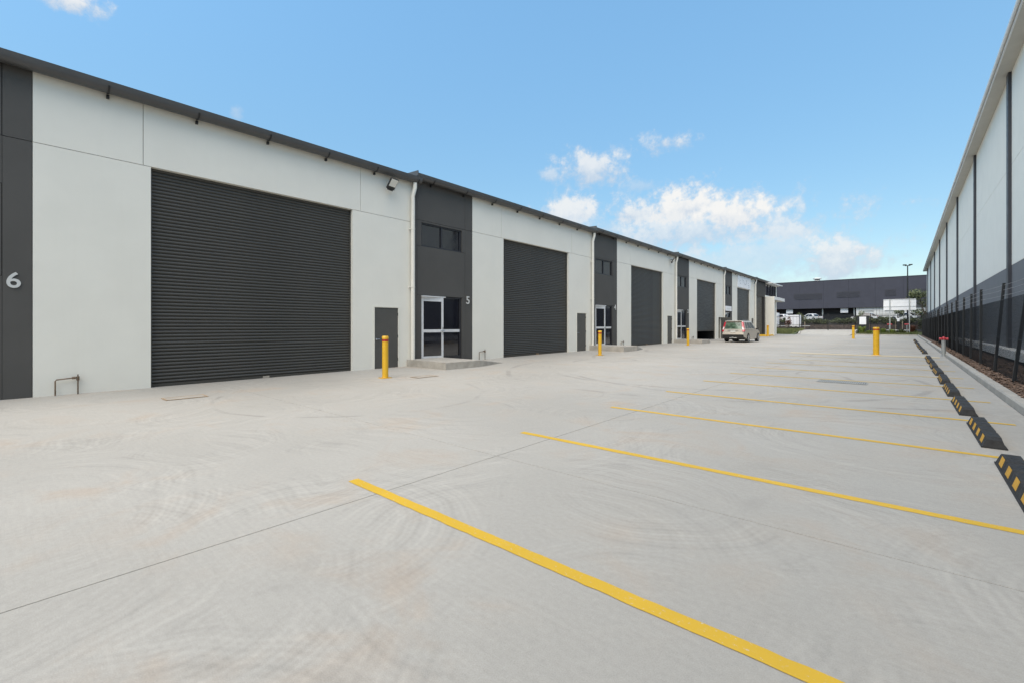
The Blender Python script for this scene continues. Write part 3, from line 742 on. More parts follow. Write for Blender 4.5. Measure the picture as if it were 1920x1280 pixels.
MB().hexa([(2.84, -8, EZ + .17), (40, -8, EZ + 2.5), (40, RE + .3, EZ + 2.5), (2.84, RE + .3, EZ + .17)], [(2.84, -8, EZ + .22), (40, -8, EZ + 2.55), (40, RE + .3, EZ + 2.55), (2.84, RE + .3, EZ + .22)]).build('roof', M['roofm'], rw)
B(RX + .401, 40, RE - .3, RE, -.4, EZ).build('end_wall', M['rwhite'], rw)

# ------------------------------------------------------------------ mesh fence along the right boundary
fn = thing('mesh_fence', 'black chain mesh security fence with barbed wire along the mulch bed', 'fence')
FX = 1.98; PS = 3.0; fy0 = 1.0; NP = 29; MH = 2.04
def chain_panel():
    b = MB(); r = .0016; w = PS; h = MH; st = .062
    def wire(y0, z0, y1, z1, xo):
        d = Vector((0, y1 - y0, z1 - z0)); n = Vector((0, -d.z, d.y)).normalized() * r; x = Vector((r, 0, 0))
        p, q = Vector((xo, y0, z0)), Vector((xo, y1, z1))
        b.add([p + n, p - n * .5 + x, p - n * .5 - x, q + n, q - n * .5 + x, q - n * .5 - x], [(0,1,4,3), (1,2,5,4), (2,0,3,5)])
    k = -h
    while k < w:
        a0, a1 = max(k, 0), min(k + h, w)
        wire(a0, a0 - k, a1, a1 - k, .001); wire(a0, h - (a0 - k), a1, h - (a1 - k), -.001)
        k += st
    return b.mesh('chain_mesh', M['blackpc'])
cm = chain_panel()
rr = random.Random(11)
for i in range(NP):
    y = fy0 + PS * i; g = gz(0, y) + .10
    lean = {5: .27, 6: .2, 4: .1, 3: .05}.get(i, rr.uniform(-.03, .05)); ly = {5: .04, 6: .05}.get(i, 0)
    H = 2.56 if i != 5 else 2.62
    hw = .032
    MB().hexa([(FX - hw, y - hw, g - .1), (FX + hw, y - hw, g - .1), (FX + hw, y + hw, g - .1), (FX - hw, y + hw, g - .1)],
              [(FX + lean - hw, y + ly - hw, g + H), (FX + lean + hw, y + ly - hw, g + H), (FX + lean + hw, y + ly + hw, g + H), (FX + lean - hw, y + ly + hw, g + H)]).build('post', M['blackpc'], fn)
    if i < NP - 1:
        p = link('chain_mesh', cm, fn, (FX + .04, y, g)); p['kind'] = 'stuff'
        l2 = {5: .27, 6: .2, 4: .1, 3: .05}.get(i + 1, 0)
        m = MB()
        for z in (.02, 1.02, MH): m.tube([(FX + .04, y, g + z), (FX + .04, y + PS, gz(0, y + PS) + .10 + z)], .003, 4)
        m.build('tension_wire', M['blackpc'], fn)
        for z in (2.2, 2.36, 2.5):
            b = MB(); q0 = Vector((FX + lean * z / 2.56, y, g + z)); q1 = Vector((FX + l2 * z / 2.56, y + PS, gz(0, y + PS) + .10 + z)); md = (q0 + q1) / 2 + Vector((0, 0, -.012))
            b.tube([q0, md, q1], .0028, 4)
            for j in range(1, 18):
                c = q0.lerp(q1, j / 18); c.z -= .01 * math.sin(math.pi * j / 18)
                b.tube([c + Vector((.014, .006, .016)), c - Vector((.014, .006, .016))], .0018, 3)
            b.build('barbed_wire', M['galv'], fn)

# hydrant standpipe beside the kerb
t = thing('fire_hydrant', 'grey hydrant standpipe with red head standing at the kerb', 'hydrant', (1.42, 29.2, gz(1, 29) + .0)); t.scale = (.74, .74, .74)
MB().lathe(0, 0, [(.16, .0), (.16, .02), (.105, .03), (.105, 1.0), (.12, 1.0), (.12, 1.03)], 20).build('standpipe', M['galv'], t, True)
MB().lathe(0, 0, [(.11, 1.031), (.13, 1.06), (.12, 1.15), (.07, 1.19), (.04, 1.24)], 16).tube([(-.17, 0, 1.1), (.17, 0, 1.1)], .075, 12).tube([(-.1, -.15, 1.12), (.1, .15, 1.12)], .055, 10).build('valve_head', M['hred'], t, True)
for a_ in (-.208, .171): MB().tube([(a_, 0, 1.1), (a_ + .038, 0, 1.1)], .085, 12).build('outlet_cap', M['hred'], t)

# ------------------------------------------------------------------ vehicles
def arc(cx, cz, r, a0, a1, n=9): return [(cx + r * math.cos(R(a0 + (a1 - a0) * i / n)), cz + r * math.sin(R(a0 + (a1 - a0) * i / n))) for i in range(n + 1)]
def car(label, loc, rz, paint, suv=True, glass='cglass', group=None):
    """length along +y (front), rear bumper at y = 0, wheels on z = 0."""
    t = thing('parked_car', label, 'car', loc, rz, group)
    L, W_, HB, HR = (4.60, .89, 1.04, 1.67) if suv else (4.55, .87, .92, 1.45)
    wr = .345 if suv else .32; yr, yf = .98, L - .93; cl = .24 if suv else .18
    prof = [(.10, .42), (.0, .55), (.03, .82), (.06, HB)] + [(L - 1.35, HB), (L - .95, HB - .04), (L - .25, HB - .18), (L - .04, HB - .34), (L, .55), (L - .08, cl + .04)]
    prof += [(yf + .44, cl)] + arc(yf, wr, wr + .06, -12, 192)[0:] + [(yf - .44, cl), (yr + .44, cl)] + arc(yr, wr, wr + .06, -12, 192) + [(yr - .44, cl + .08)]
    n = len(prof); b = MB()
    cross = [(-1.0, 0), (-1.0, 0)]
    def wx(y, z):                       # half width follows the plan and tumbles in above the waist
        k = 1 - .10 * max(0, (.5 - y) / .5) ** 2 - .16 * max(0, (y - L + .8) / .8) ** 2
        return W_ * k * (1 - .05 * max(0, (z - .75) / .3)) * (1 - .04 * max(0, (.5 - z) / .3))
    vs = [(-wx(y, z), y, z) for y, z in prof] + [(wx(y, z), y, z) for y, z in prof]
    b.add(vs, [tuple(range(n))[::-1], tuple(range(n, 2*n))] + [(i, (i+1) % n, n + (i+1) % n, n + i) for i in range(n)])
    body = b.build('body', paint, t, True, bevel=.03)
    # cabin
    if suv: by = [(.05, HB - .02), (L - 1.25, HB - .02)]; ty = [(.28, HR), (L - 2.05, HR)]
    else: by = [(.75, HB - .02), (L - 1.2, HB - .02)]; ty = [(1.35, HR), (L - 2.1, HR)]
    wb, wt = W_ * .945, W_ * .76
    def cab(u, v, s=1, out=0.0):        # u 0..1 rear to front, v 0..1 belt to roof, on the side s
        y = (by[0][0] * (1-u) + by[1][0] * u) * (1-v) + (ty[0][0] * (1-u) + ty[1][0] * u) * v
        return (s * ((wb * (1-v) + wt * v) + out), y, (HB - .02) * (1-v) + HR * v)
    c = MB(); nu, nv = 6, 4
    ring = []
    for j in range(nv + 1):
        v = j / nv; row = [cab(i / nu, v, 1) for i in range(nu + 1)] + [cab(i / nu, v, -1) for i in range(nu, -1, -1)]; ring.append(row)
    n2 = len(ring[0]); vs = [p for r_ in ring for p in r_]; fs = []
    for j in range(nv):
        for i in range(n2): fs.append((j*n2 + i, j*n2 + (i+1) % n2, (j+1)*n2 + (i+1) % n2, (j+1)*n2 + i))
    top = [(x * .93, y + (.05 if y < L / 2 - .5 else -.05), z + .035) for x, y, z in ring[-1]]
    o_ = len(vs); vs += top
    for i in range(n2): fs.append(((nv)*n2 + i, nv*n2 + (i+1) % n2, o_ + (i+1) % n2, o_ + i))
    fs.append(tuple(o_ + i for i in range(n2)))
    c.add(vs, fs).build('cabin', paint, t, True, bevel=.05)
    g = M[glass]
    def pane(name, q, m=g):
        MB().add(q, [(0, 1, 2, 3)]).build(name, m, t)
    for s in (1, -1):
        sp_ = [(.13, .30), (.33, .60), (.62, .90)] if suv else [(.18, .50), (.53, .86)]
        for a, b_ in sp_:
            tr = b_ + (.03 if b_ > .8 else 0)
            pane('side_window', [cab(a, .10, s, .006), cab(b_, .10, s, .006), cab(min(b_, .93), .88, s, .006), cab(a + .01, .88, s, .006)], M['glass'] if paint is M['silver'] else g)
    def endp(u, v, k, out):
        x, y, z = cab(u, v, 1); return (x * k, y + out, z)
    q = [endp(0, .06, -.86, -.012), endp(0, .06, .86, -.012), endp(0, .86, .84, -.012), endp(0, .86, -.84, -.012)]; pane('rear_window', q)
    q = [endp(1, .06, -.92, .012), endp(1, .06, .92, .012), endp(1, .92, .9, .012), endp(1, .92, -.9, .012)]; pane('windscreen', q)
    for yy in (yr, yf):
        for s in (1, -1):
            w = thing('wheel', None, None); w.parent = t; w.location = (s * (W_ - .10), yy, wr)
            m = MB(); ps = [(wr - .10, -.10), (wr - .015, -.105), (wr, -.07), (wr, .07), (wr - .015, .105), (wr - .10, .10)]; m.lathe(0, 0, ps, 28)
            me = m.mesh('tyre', M['tyre'], True); me.transform(Matrix.Rotation(R(90), 4, 'Y')); link('tyre', me, w)
            m = MB(); m.lathe(0, 0, [(wr - .11, .085), (wr - .102, .108), (wr - .12, .1)], 24)
            m.lathe(0, 0, [(.06, .09), (.055, .112)], 12)
            for j in range(6):
                a = R(60 * j); ca, sa = math.cos(a), math.sin(a); e = .03
                m.hexa([(ca*.04 - sa*e, sa*.04 + ca*e, .09), (ca*.04 + sa*e, sa*.04 - ca*e, .09), (ca*(wr-.105) + sa*e, sa*(wr-.105) - ca*e, .09), (ca*(wr-.105) - sa*e, sa*(wr-.105) + ca*e, .09)],
                       [(ca*.04 - sa*e, sa*.04 + ca*e, .108), (ca*.04 + sa*e, sa*.04 - ca*e, .108), (ca*(wr-.105) + sa*e, sa*(wr-.105) - ca*e, .106), (ca*(wr-.105) - sa*e, sa*(wr-.105) + ca*e, .106)])
            me = m.mesh('rim', M['rim']); me.transform(Matrix.Rotation(R(90 * s), 4, 'Y')); link('rim', me, w)
    B(-W_ * .8, W_ * .8, .35, L - .35, cl - .03, cl + .12).build('underbody', M['cplastic'], t)
    if suv:
        MB().hexa([(-W_*.88, .06, .30), (W_*.88, .06, .30), (W_*.93, .52, .30), (-W_*.93, .52, .30)], [(-W_*.9, -.035, .60), (W_*.9, -.035, .60), (W_*.96, .5, .60), (-W_*.96, .5, .60)]).build('rear_bumper', M['cplastic'], t, bevel=.03)
        MB().hexa([(-W_*.905, -.05, .605), (W_*.905, -.05, .605), (W_*.955, .3, .605), (-W_*.955, .3, .605)], [(-W_*.89, -.03, .735), (W_*.89, -.03, .735), (W_*.945, .3, .735), (-W_*.945, .3, .735)]).build('bumper_skin', paint, t, bevel=.02)
        for s in (1, -1):
            x0, x1 = s * W_ * .80, s * W_ * .945
            m = MB(); m.hexa([(x0, -.02, .84), (x1 + s*.03, .03, .84), (x1 + s*.035, .24, .88), (x0, .14, .86)], [(s * W_ * .655, .19, 1.63), (s * W_ * .79, .21, 1.63), (s * W_ * .81, .38, 1.63), (s * W_ * .655, .38, 1.63)])
            m.build('tail_lamp', M['tail'], t, bevel=.015)
            m = MB(); m.hexa([(s * W_ * .80, .01, 1.0), (s * W_ * .88, .02, 1.0), (s * W_ * .88, .1, 1.0), (s * W_ * .80, .1, 1.0)], [(s * W_ * .765, .055, 1.22), (s * W_ * .84, .065, 1.22), (s * W_ * .84, .15, 1.22), (s * W_ * .765, .15, 1.22)]).build('reversing_lamp', M['lampw'], t)
            MB().tube([(s * W_ * .66, .5, HR + .05), (s * W_ * .66, .62, HR + .085), (s * W_ * .66, L - 2.3, HR + .085), (s * W_ * .66, L - 2.15, HR + .03)], .017, 8).build('roof_rail', M['galv'], t)
            MB().hexa([(s * (W_ * .93), L - 1.42, 1.0), (s * (W_ * .93 + .2), L - 1.42, 1.02), (s * (W_ * .93 + .2), L - 1.34, 1.02), (s * (W_ * .93), L - 1.30, 1.0)], [(s * (W_ * .93), L - 1.42, 1.12), (s * (W_ * .93 + .2), L - 1.42, 1.16), (s * (W_ * .93 + .2), L - 1.34, 1.16), (s * (W_ * .93), L - 1.30, 1.12)]).build('wing_mirror', M['cplastic'], t, bevel=.02)
            for yy in (1.75, 2.75): B(min(s * (W_ * .965), s * (W_ * .99)), max(s * (W_ * .965), s * (W_ * .99)), yy, yy + .2, .92, .95).build('door_handle', paint, t)
        pl = B(-.19, .19, -.012, .03, .80, .92).build('number_plate', M['plate'], t)
        B(-.4, .4, -.006, .03, .94, .975).build('tailgate_trim', M['galv'], t)
        B(-W_ * .70, W_ * .70, .12, .42, HR - .0, HR + .05).build('roof_spoiler', paint, t, bevel=.02)
        MB().tube([(-.28, .02, .345), (.28, .02, .345)], .03, 8).box(-.04, .04, -.16, .05, .36, .42).build('tow_bar', M['galv'], t)
        MB().tube([(0, .34, .28), (0, .5, .28)], .2, 14).build('spare_wheel', M['tyre'], t)
    else:
        for s in (1, -1):
            B(min(s * W_ * .6, s * W_ * .86), max(s * W_ * .6, s * W_ * .86), .02, .12, .68, .84).build('tail_lamp', M['tail'], t)
            B(min(s * W_ * .5, s * W_ * .78), max(s * W_ * .5, s * W_ * .78), L - .16, L - .02, .60, .72).build('headlight', M['lampw'], t)
    return t
car('silver champagne four wheel drive parked with its rear to the yard', (-10.42, 39.2, gz(-10.3, 41)), R(-2.5), M['silver'])

# ------------------------------------------------------------------ end of the yard: driveway, gardens, gate fence
GY = 90.0; GZ0 = .85
dw = MB(); n = 8
xsL = [-16.0, -13.6, -12.9, -12.8, -12.8, -12.9, -13.0, -13.1, -13.1]
for i in range(n):
    t0, t1 = i / n, (i + 1) / n; ya, yb_ = 78 + t0 * 30, 78 + t1 * 30
    za = .20 + (GZ0 - .20) * min(1, max(0, (ya - 80) / 11)) ; zb_ = .20 + (GZ0 - .20) * min(1, max(0, (yb_ - 80) / 11))
    la, lb = (-11.6 - 1.5 * min(1, (ya - 78) / 12), -11.6 - 1.5 * min(1, (yb_ - 78) / 12))
    dw.hexa([(la, ya, -.4), (-5.7, ya, -.4), (-5.7, yb_, -.4), (lb, yb_, -.4)], [(la, ya, za), (-5.7, ya, za), (-5.7, yb_, zb_), (lb, yb_, zb_)])
o = dw.build('driveway', M['kerb']); tag(o, kind='structure')
lk = MB(); 
for i in range(6):
    ya, yb_ = 78 + 2 * i, 80 + 2 * i; f = lambda y: -11.6 - 1.5 * min(1, (y - 78) / 12); zf = lambda y: .20 + (GZ0 - .20) * min(1, max(0, (y - 80) / 11)) + .17
    lk.hexa([(f(ya) - .25, ya, -.3), (f(ya) - .002, ya, -.3), (f(yb_) - .002, yb_, -.3), (f(yb_) - .25, yb_, -.3)], [(f(ya) - .25, ya, zf(ya)), (f(ya) - .02, ya, zf(ya)), (f(yb_) - .02, yb_, zf(yb_)), (f(yb_) - .25, yb_, zf(yb_))])
o = lk.build('kerb', M['kerb']); tag(o, kind='structure')
rk = MB()
for i in range(2):
    ya, yb_ = 86 + 2 * i, 88 + 2 * i
    rk.hexa([(-5.698, ya, -.3), (-5.5, ya, -.3), (-5.5, yb_, -.3), (-5.698, yb_, -.3)], [(-5.68, ya, zf(ya)), (-5.5, ya, zf(ya)), (-5.5, yb_, zf(yb_)), (-5.68, yb_, zf(yb_))])
o = rk.build('kerb', M['kerb']); tag(o, kind='structure')
gl = MB(); gl.hexa([(-40, 74, -.4), (-11.9, 74, -.4), (-13.4, 92, -.4), (-40, 92, -.4)], [(-40, 74, .26), (-11.9, 76, .26), (-13.4, 92, 1.0), (-40, 92, 1.0)])
o = gl.build('garden_bed', M['turf']); tag(o, kind='structure')
gr = MB(); gr.hexa([(-5.5, YE + .17, -.4), (KX + 2, YE + .17, -.4), (KX + 2, 94, -.4), (-5.5, 94, -.4)], [(-5.5, YE + .17, .25), (KX + 2, YE + .17, .25), (KX + 2, 94, .75), (-5.5, 94, .85)])
o = gr.build('garden_bed', M['turf']); tag(o, kind='structure')
st = MB(); st.hexa([(-120, 92, -.4), (60, 92, -.4), (60, 104, -.4), (-120, 104, -.4)], [(-120, 92.0, .80), (60, 92.0, .80), (60, 104, .86), (-120, 104, .86)])
o = st.build('street', M['road']); tag(o, kind='structure')
o = B(-120, 60, 107.5, 220, -.4, 2.6).build('terrace', M['road']); tag(o, kind='structure')

def grass_field(name, x0, x1, y0, y1, n, zf_, h, m, seed, label=None):
    rg = random.Random(seed); b = MB()
    for i in range(n):
        x, y = rg.uniform(x0, x1), rg.uniform(y0, y1); z = zf_(x, y); a = rg.uniform(0, 6.3); hh = h * rg.uniform(.5, 1.2); w = .02; l = rg.uniform(.05, .3) * hh
        dx, dy = math.cos(a), math.sin(a)
        b.add([(x - dy*w, y + dx*w, z - .02), (x + dy*w, y - dx*w, z - .02), (x + dx*l, y + dy*l, z + hh)], [(0, 1, 2)])
    o = b.build(name, m); tag(o, label, 'grass', kind='stuff')
zgl = lambda x, y: .26 + .74 * max(0, min(1, (y - 75.5) / 16.5)); zgr = lambda x, y: .25 + .55 * (y - YE) / 8
grass_field('grass', -20, -12.6, 76, 90, 9000, zgl, .35, M['grass'], 1, 'green grass beside the driveway left kerb')
grass_field('grass', -5.4, KX + .1, YE + .25, 93, 6000, zgr, .28, M['grass'], 2, 'green grass bed behind the end kerb')
def tussock(x, y, r, h, m, label, seed):
    rg = random.Random(seed); b = MB(); z0 = zgr(x, y)
    for i in range(260):
        a = rg.uniform(0, 6.3); q = r * rg.random() * .35; e = r * rg.uniform(.3, 1.1); hh = h * rg.uniform(.55, 1.05); p = Vector((x + q * math.cos(a), y + q * math.sin(a), z0 - .03))
        d = Vector((math.cos(a), math.sin(a), 0)); sd2 = Vector((-d.y, d.x, 0)) * .022; m1 = p + d * e * .4 + Vector((0, 0, hh * .8)); m2 = p + d * e + Vector((0, 0, hh * rg.uniform(.6, 1)))
        b.add([p - sd2, p + sd2, m1 + sd2 * .8, m1 - sd2 * .8, m2], [(0, 1, 2, 3), (3, 2, 4)])
    t = thing('grass_tussock', label, 'plant', (0, 0, 0), 0, 'grass tussocks behind the end kerb'); b.build('blades', m, t)
tussock(-4.9, 88.0, .8, 1.25, M['lime'], 'large lime green grass tussock at the driveway corner', 1)
tussock(-3.9, 87.2, .55, .6, M['lime'], 'low lime grass tussock next to the large one', 2)
for i, (x, y, h) in enumerate([(-2.3, 88.3, .85), (-1.3, 87.6, .75), (-.3, 88.4, .7)]): tussock(x, y, .6, h, M['lime'] if i < 2 else M['grass'], 'rounded grass tussock below the white billboard posts', 5 + i)
tussock(.9, 89.5, .8, 1.3, M['leafr'], 'tall brown grass clump in the corner by the mesh fence', 12)

# palisade gate and fence
def palisade(name, label, x0, x1, y, z0, h, cat, sp=.14):
    t = thing(name, label, cat); n = int((x1 - x0) / sp)
    for z in (.25, h - .35): B(x0, x1, y + .02, y + .06, z0 + z, z0 + z + .06).build('rail', M['blackpc'], t)
    pk = B(-.02, .02, -.02, .02, .08, h).mesh('picket', M['blackpc'])
    for i in range(n): link('picket', pk, t, (x0 + sp * (i + .5), y, z0))
    for x in ([x0, x1] if x1 - x0 < 5 else [x0 + (x1 - x0) * k / round((x1 - x0) / 3) for k in range(round((x1 - x0) / 3) + 1)]):
        B(x - .05, x + .05, y + .061, y + .16, z0 - .3, z0 + h + .1).build('post', M['blackpc'], t)
palisade('sliding_gate', 'black picket sliding gate across the top of the driveway', -13.1, -5.75, GY + .4, GZ0, 2.6, 'gate')
palisade('picket_fence', 'black picket fence behind the white billboard', -3.9, 2.6, GY + .3, .7, 2.7, 'fence')
palisade('picket_fence', 'black picket fence on the grass near the blade wall', -22, -13.5, GY + .4, .9, 2.5, 'fence', .2)
t = thing('gate_pier', 'dark gate pier carrying a white notice panel', 'gate pier', (-4.85, GY, .6))
B(-.75, .75, -.1, .25, -.3, 2.5).build('pier', M['blackpc'], t); B(-.42, .42, -.16, -.101, 1.15, 2.35).build('notice_panel', M['signw'], t)
# billboard (its back faces the yard)
t = thing('billboard', 'large blank white billboard on two steel posts behind the end kerb', 'billboard', (-.45, 88.6, .35), R(0))
for i in range(3):
    B(-1.85, 1.85, .06, .10, 3.5 + i * .55 + .004, 4.05 + i * .55 - .004).build('board_panel', M['signw'], t)
for x in (-1.1, 1.1): B(x - .06, x + .06, -.06, .058, -.3, 5.12).build('post', M['galv'], t)
for z in (4.02, 5.05): B(-1.85, 1.85, .02, .058, z, z + .05).build('rail', M['galv'], t)
# light pole
t = thing('light_pole', 'tall dark light pole with two flat lamp heads', 'light pole', (.5, 97, .8))
MB().tube([(0, 0, 0), (0, 0, 10.5)], [.13, .07], 12).build('pole', M['blackpc'], t, True)
B(-.35, .35, -.05, .05, 10.4, 10.5).build('crossarm', M['blackpc'], t)
for s in (-1, 1): B(s * .36 - .24, s * .36 + .24, -.2, .2, 10.51, 10.66).build('lamp_head', M['blackpc'], t)
# fire booster pipes
t = thing('fire_booster', 'grey fire booster pipes with red valves below the billboard', 'fire booster', (-.6, 89.2, .5))
for x in (-1.0, 1.0): 
    MB().tube([(x, 0, -.2), (x, 0, 1.15)], .09, 12).build('riser', M['galv'], t, True); MB().tube([(x - .3, 0, 1.25), (x + .3, 0, 1.25)], .1, 12).build('valve', M['hred'], t, True)
MB().tube([(-1.6, 0, .35), (1.3, 0, .35)], .08, 12).build('header_pipe', M['galv'], t, True)
B(-.15, .15, -.05, -.02, 1.7, 2.2).build('notice', M['signw'], t); B(-.16, .16, -.02, .0, .0, 2.35).build('notice_post', M['blackpc'], t)

# foliage
def leaf_cloud(b, c, rad, n, size, rg):
    for i in range(n):
        while True:
            p = Vector((rg.uniform(-1, 1), rg.uniform(-1, 1), rg.uniform(-1, 1)))
            if .25 < p.length < 1: break
        q = Vector(c) + Vector((p.x * rad[0], p.y * rad[1], p.z * rad[2]))
        u = Vector((rg.gauss(0, 1), rg.gauss(0, 1), rg.gauss(0, 1))).normalized() * size * rg.uniform(.6, 1.3); v = u.orthogonal().normalized() * u.length * .45
        b.add([q - u, q + v, q + u, q - v], [(0, 1, 2, 3)])
def bush(name, label, x, y, z, rx, rz, seed, m, cat='bush', n=700, group=None, size=.13):
    rg = random.Random(seed); t = thing(name, label, cat, (0, 0, 0), 0, group); b = MB()
    for j in range(6):
        leaf_cloud(b, (x + rg.uniform(-.55, .55) * rx, y + rg.uniform(-.4, .4) * rx, z + rz * rg.uniform(.7, 1.35)), (rx * .6, rx * .5, rz * rg.uniform(.45, .75)), n // 6, size, rg)
    b.build('foliage', m, t)
    s = MB()
    for j in range(4): s.tube([(x, y, z - .1), (x + rg.uniform(-.4, .4) * rx, y + rg.uniform(-.3, .3) * rx, z + rz * 1.1)], [.03, .01], 5)
    s.build('stems', M['bark'], t)
o = B(-27, 10, 105.19, 107.499, -.4, 1.74).build('garden_bed', M['soil']); tag(o, kind='structure')
hw = thing('retaining_wall', 'low dark brown retaining wall under the hedge across the street', 'wall')
for i in range(34):
    for j in range(2):
        x = -26 + i * 1.0 + (.5 if j else 0); B(x + .012, x + .988, 104.5 + random.uniform(-.02, .02), 105.1, .5 + j * .62, .5 + j * .62 + .61).build('block', M['stone'], hw)
B(-27, 10, 105.101, 105.19, -.3, 1.72).build('core', M['blackm'], hw)
for i in range(15):
    x = -20 + i * 1.75
    bush('hedge_bush', 'dense dark green hedge shrub on the retaining wall across the street', x, 106.0, 1.75, 1.2, .66 + .12 * math.sin(i * 2.1), 20 + i, M['leaf'], 'shrub', 900, 'hedge shrubs across the street')
for x, lab in ((-15.0, 'young staked tree in the hedge before the white cars'), (-6.0, 'young staked tree in the hedge beside the gate pier'), (-.6, 'young staked tree in the hedge behind the billboard')):
    rg = random.Random(int(x * 10)); t = thing('young_tree', lab, 'tree', (x, 103.9, .8))
    MB().tube([(0, 0, -.1), (.03, 0, 1.4), (0, .02, 2.6)], [.035, .03, .012], 6).build('trunk', M['bark'], t)
    b = MB()
    for j in range(5): leaf_cloud(b, (rg.uniform(-.5, .5), rg.uniform(-.4, .4), 2.6 + rg.uniform(-.6, .7)), (.5, .45, .45), 110, .11, rg)
    b.build('crown', M['leaf2'], t)
    for sx in (-.45, .45): B(sx - .03, sx + .03, -.03, .03, -.2, 1.6).build('stake', M['stake'], t)
def tree(label, x, y, z, h, r, seed, m):
    rg = random.Random(seed); t = thing('leafy_tree', label, 'tree', (x, y, z))
    b = MB(); b.tube([(0, 0, -.3), (.1, 0, h * .35), (0, .1, h * .7)], [.2, .14, .06], 8)
    cr = MB()
    for j in range(13):
        a = rg.uniform(0, 6.3); q = r * rg.uniform(.2, .85); e = (q * math.cos(a), q * math.sin(a), h * rg.uniform(.32, .95))
        b.tube([(0, 0, h * .3), (e[0] * .6, e[1] * .6, e[2] * .85), e], [.07, .04, .015], 5)
        leaf_cloud(cr, e, (r * .42, r * .42, h * .12), 330, .17, rg)
    b.build('trunk', M['bark'], t, True); cr.build('crown', m, t)
tree('leafy green tree beside the far end of the white warehouse', 3.3, 118.5, .8, 7.6, 3.0, 1, M['leaf2'])
tree('leafy green tree behind the white awning', -29.0, 119, 2.6, 6.2, 3.2, 2, M['leaf2'])
bush('dark_bush', 'dark green bush at the corner where the two fences meet', 2.4, 92.5, .8, 1.0, 1.1, 77, M['leaf'])
bush('red_bush', 'small red brown shrub between the white trailers', -15.3, 91.8, 1.0, .5, 1.1, 78, M['leafr'], n=300)

# far dark building on the terrace
fb = thing('far_building', 'huge dark blue grey building beyond the street', 'building')
FY = 135.0; x0, x1 = -70, 45
for i in range(23):
    a = x0 + 5 * i; B(a + .01, a + 4.99, FY, FY + .3, 5.9, 12.7).build('cladding_panel', M['navy'], fb)
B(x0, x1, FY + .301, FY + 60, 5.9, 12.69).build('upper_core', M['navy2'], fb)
B(x0, x1, FY - .05, FY + .5, 12.701, 12.82).build('parapet_cap', M['navy'], fb)
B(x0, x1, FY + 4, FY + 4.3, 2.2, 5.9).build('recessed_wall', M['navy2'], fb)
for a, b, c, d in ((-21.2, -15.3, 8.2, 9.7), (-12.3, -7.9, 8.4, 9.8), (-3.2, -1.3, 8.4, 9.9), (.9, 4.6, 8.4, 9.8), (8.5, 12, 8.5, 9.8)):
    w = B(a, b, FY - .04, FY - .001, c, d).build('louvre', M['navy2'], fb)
    n = 7
    for i in range(n): B(a + .05, b - .05, FY - .07, FY - .041, c + .06 + i * (d - c - .1) / n, c + .14 + i * (d - c - .1) / n).build('louvre_blade', M['navy'], w)
for x in (-25.5, -15.3, -9.0, 12): B(x - .12, x + .12, FY + 1.2, FY + 1.44, 2.2, 5.899).build('column', M['galv'], fb)
for x in (-22.4, -10.9): B(x - .75, x + .75, FY + .8, FY + .95, 4.75, 5.85).build('hanging_sign', M['signw'], fb)
# white ribbed lower storey with dark openings
ox = [(-7.2, -5.3), (-3.2, -1.3), (1.0, 5.0)]; px_ = -8.6
for a, b in ox + [(9.5, 9.5)]:
    n = max(1, int((a - px_) / .5))
    for i in range(n): B(px_ + (a - px_) * i / n + .03, px_ + (a - px_) * (i + 1) / n - .03, FY + .6, FY + .8, 2.2, 5.899).build('white_cladding', M['offw'], fb)
    if b > a: 
        B(a, b, FY + .6, FY + .8, 5.1, 5.899).build('white_cladding', M['offw'], fb); B(a, b, FY + 1.0, FY + 1.1, 2.2, 5.1).build('pane', M['glass'], fb)
    px_ = b
B(-8.6, 9.5, FY + .81, FY + .9, 2.2, 5.899).build('backing', M['offw'], fb)
B(-35, -25.9, FY + .6, FY + .8, 2.2, 4.9).build('white_cladding', M['offw'], fb)
for x in (-34.2, -32, -29.8, -27.6): B(x, x + 1.2, FY + .55, FY + .598, 3.1, 4.4).build('pane', M['glass'], fb)
for x, lab in ((-17.0, 'white roof vent with dark cowl above the louvred wall'), (-30.3, 'white roof vent with dark cowl above the end unit gutter')):
    t = thing('roof_vent', lab, 'vent', (x, FY + 6, 12.68), 0, 'roof vents on the far building')
    MB().lathe(0, 0, [(.75, 0), (.75, .7)], 16).build('base', M['vent'], t, True); MB().lathe(0, 0, [(.55, .701), (.55, 1.0)], 16).build('throat', M['blackm'], t, True); MB().lathe(0, 0, [(.9, 1.001), (.95, 1.25), (.6, 1.4)], 16).build('cowl', M['vent'], t, True)
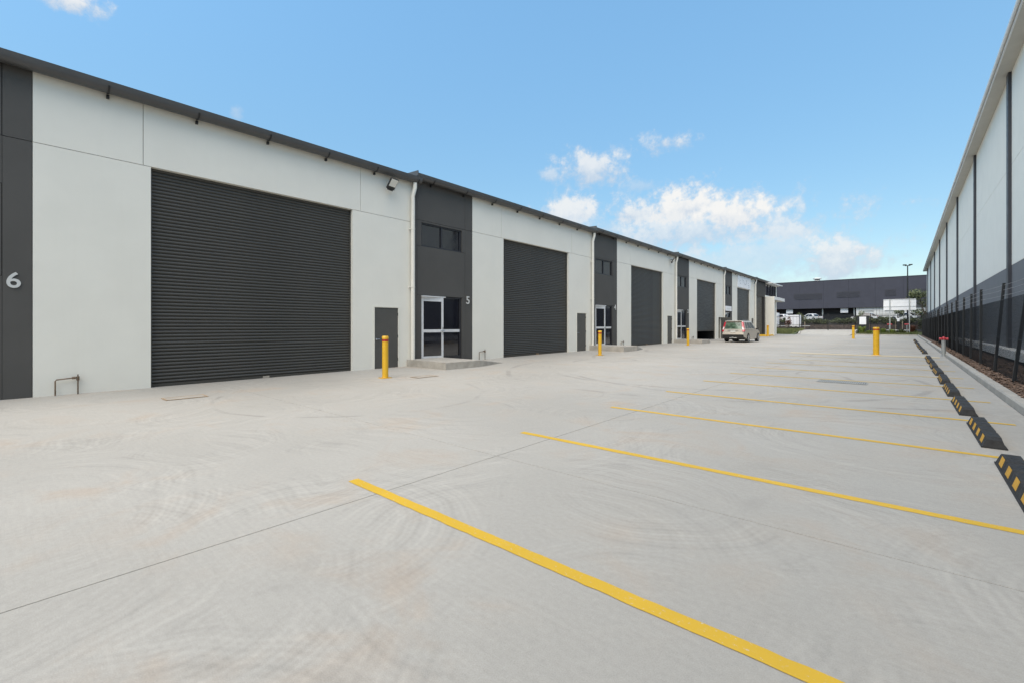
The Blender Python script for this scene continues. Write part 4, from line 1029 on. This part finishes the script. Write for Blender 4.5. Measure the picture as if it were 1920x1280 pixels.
# cars on the far terrace
car('white hatchback parked on the far terrace behind the hedge', (-18.3, 113, 2.604), R(62), M['wcar'], False, 'glass', 'cars parked across the street')
car('white car parked on the far terrace next to the gate pier', (-13.0, 113, 2.604), R(62), M['wcar'], False, 'glass', 'cars parked across the street')
car('dark car parked across the street between white cars', (-7.6, 113.5, 2.604), R(-80), M['dcar'], False, 'glass', 'cars parked across the street')
car('white car parked across the street before the ribbed white wall', (-3.6, 113.5, 2.604), R(70), M['wcar'], False, 'glass', 'cars parked across the street')
car('white car parked across the street behind the billboard post', (2.2, 113, 2.604), R(70), M['wcar'], False, 'glass', 'cars parked across the street')
t = thing('red_forklift', 'small red forklift standing across the street beyond the gate', 'forklift', (-21.6, 113, 2.604), R(20))
B(-.55, .55, -.9, .9, .35, 1.15).build('chassis', M['rcar'], t, bevel=.06)
MB().hexa([(-.5, -.9, 1.151), (.5, -.9, 1.151), (.5, -.2, 1.151), (-.5, -.2, 1.151)], [(-.45, -.75, 1.6), (.45, -.75, 1.6), (.45, -.3, 1.5), (-.45, -.3, 1.5)]).build('counterweight', M['rcar'], t)
for x in (-.48, .48): MB().tube([(x, -.6, 1.15), (x, -.45, 2.15), (x, .5, 2.15), (x, .75, 1.15)], .04, 6).build('cage_bar', M['blackpc'], t)
B(-.52, .52, -.5, .55, 2.16, 2.22).build('cage_roof', M['rcar'], t)
for x in (-.35, .35): B(x - .06, x + .06, .92, 1.04, .1, 2.6).build('mast', M['blackpc'], t)
for x in (-.3, .3): B(x - .05, x + .05, 1.04, 2.1, .12, .17).build('fork', M['blackpc'], t)
for x in (-.55, .55):
    for y in (-.6, .65):
        m = MB().lathe(0, 0, [(.2, -.1), (.3, -.1), (.3, .1), (.2, .1)], 16).mesh('wheel', M['tyre'], True); m.transform(Matrix.Rotation(R(90), 4, 'Y')); link('wheel', m, t, (x, y, .3))
# white trailers beside the driveway gate
def trailer(label, loc, L, H, W2):
    t = thing('trailer', label, 'trailer', loc, 0, 'white trailers beyond the fence')
    B(0, L, 0, W2, .95, H).build('box_body', M['signw'], t, bevel=.05); B(.05, L - .05, .05, W2 - .05, .55, .93).build('chassis', M['wcar'], t)
    MB().tube([(L, W2 / 2, .72), (L + 1.5, W2 / 2, .72)], .06, 8).tube([(L, .3, .72), (L + 1.4, W2 / 2, .72)], .05, 8).build('drawbar', M['galv'], t)
    MB().tube([(L + 1.4, W2 / 2, .05), (L + 1.4, W2 / 2, .95)], .04, 8).build('jockey_stand', M['blackpc'], t)
    for x in (L * .4, L * .4 + .75):
        for y in (.1, W2 - .1):
            m = MB().lathe(0, 0, [(.2, -.1), (.33, -.1), (.33, .1), (.2, .1)], 16).mesh('wheel', M['tyre'], True); m.transform(Matrix.Rotation(R(90), 4, 'X')); link('wheel', m, t, (x, y, .33))
trailer('long white box trailer beyond the fence beside the blade wall', (-21.5, 93.2, .8), 4.2, 3.1, 2.0)
trailer('short white box trailer parked near the gate end', (-16.4, 95.5, .8), 2.2, 2.7, 1.8)
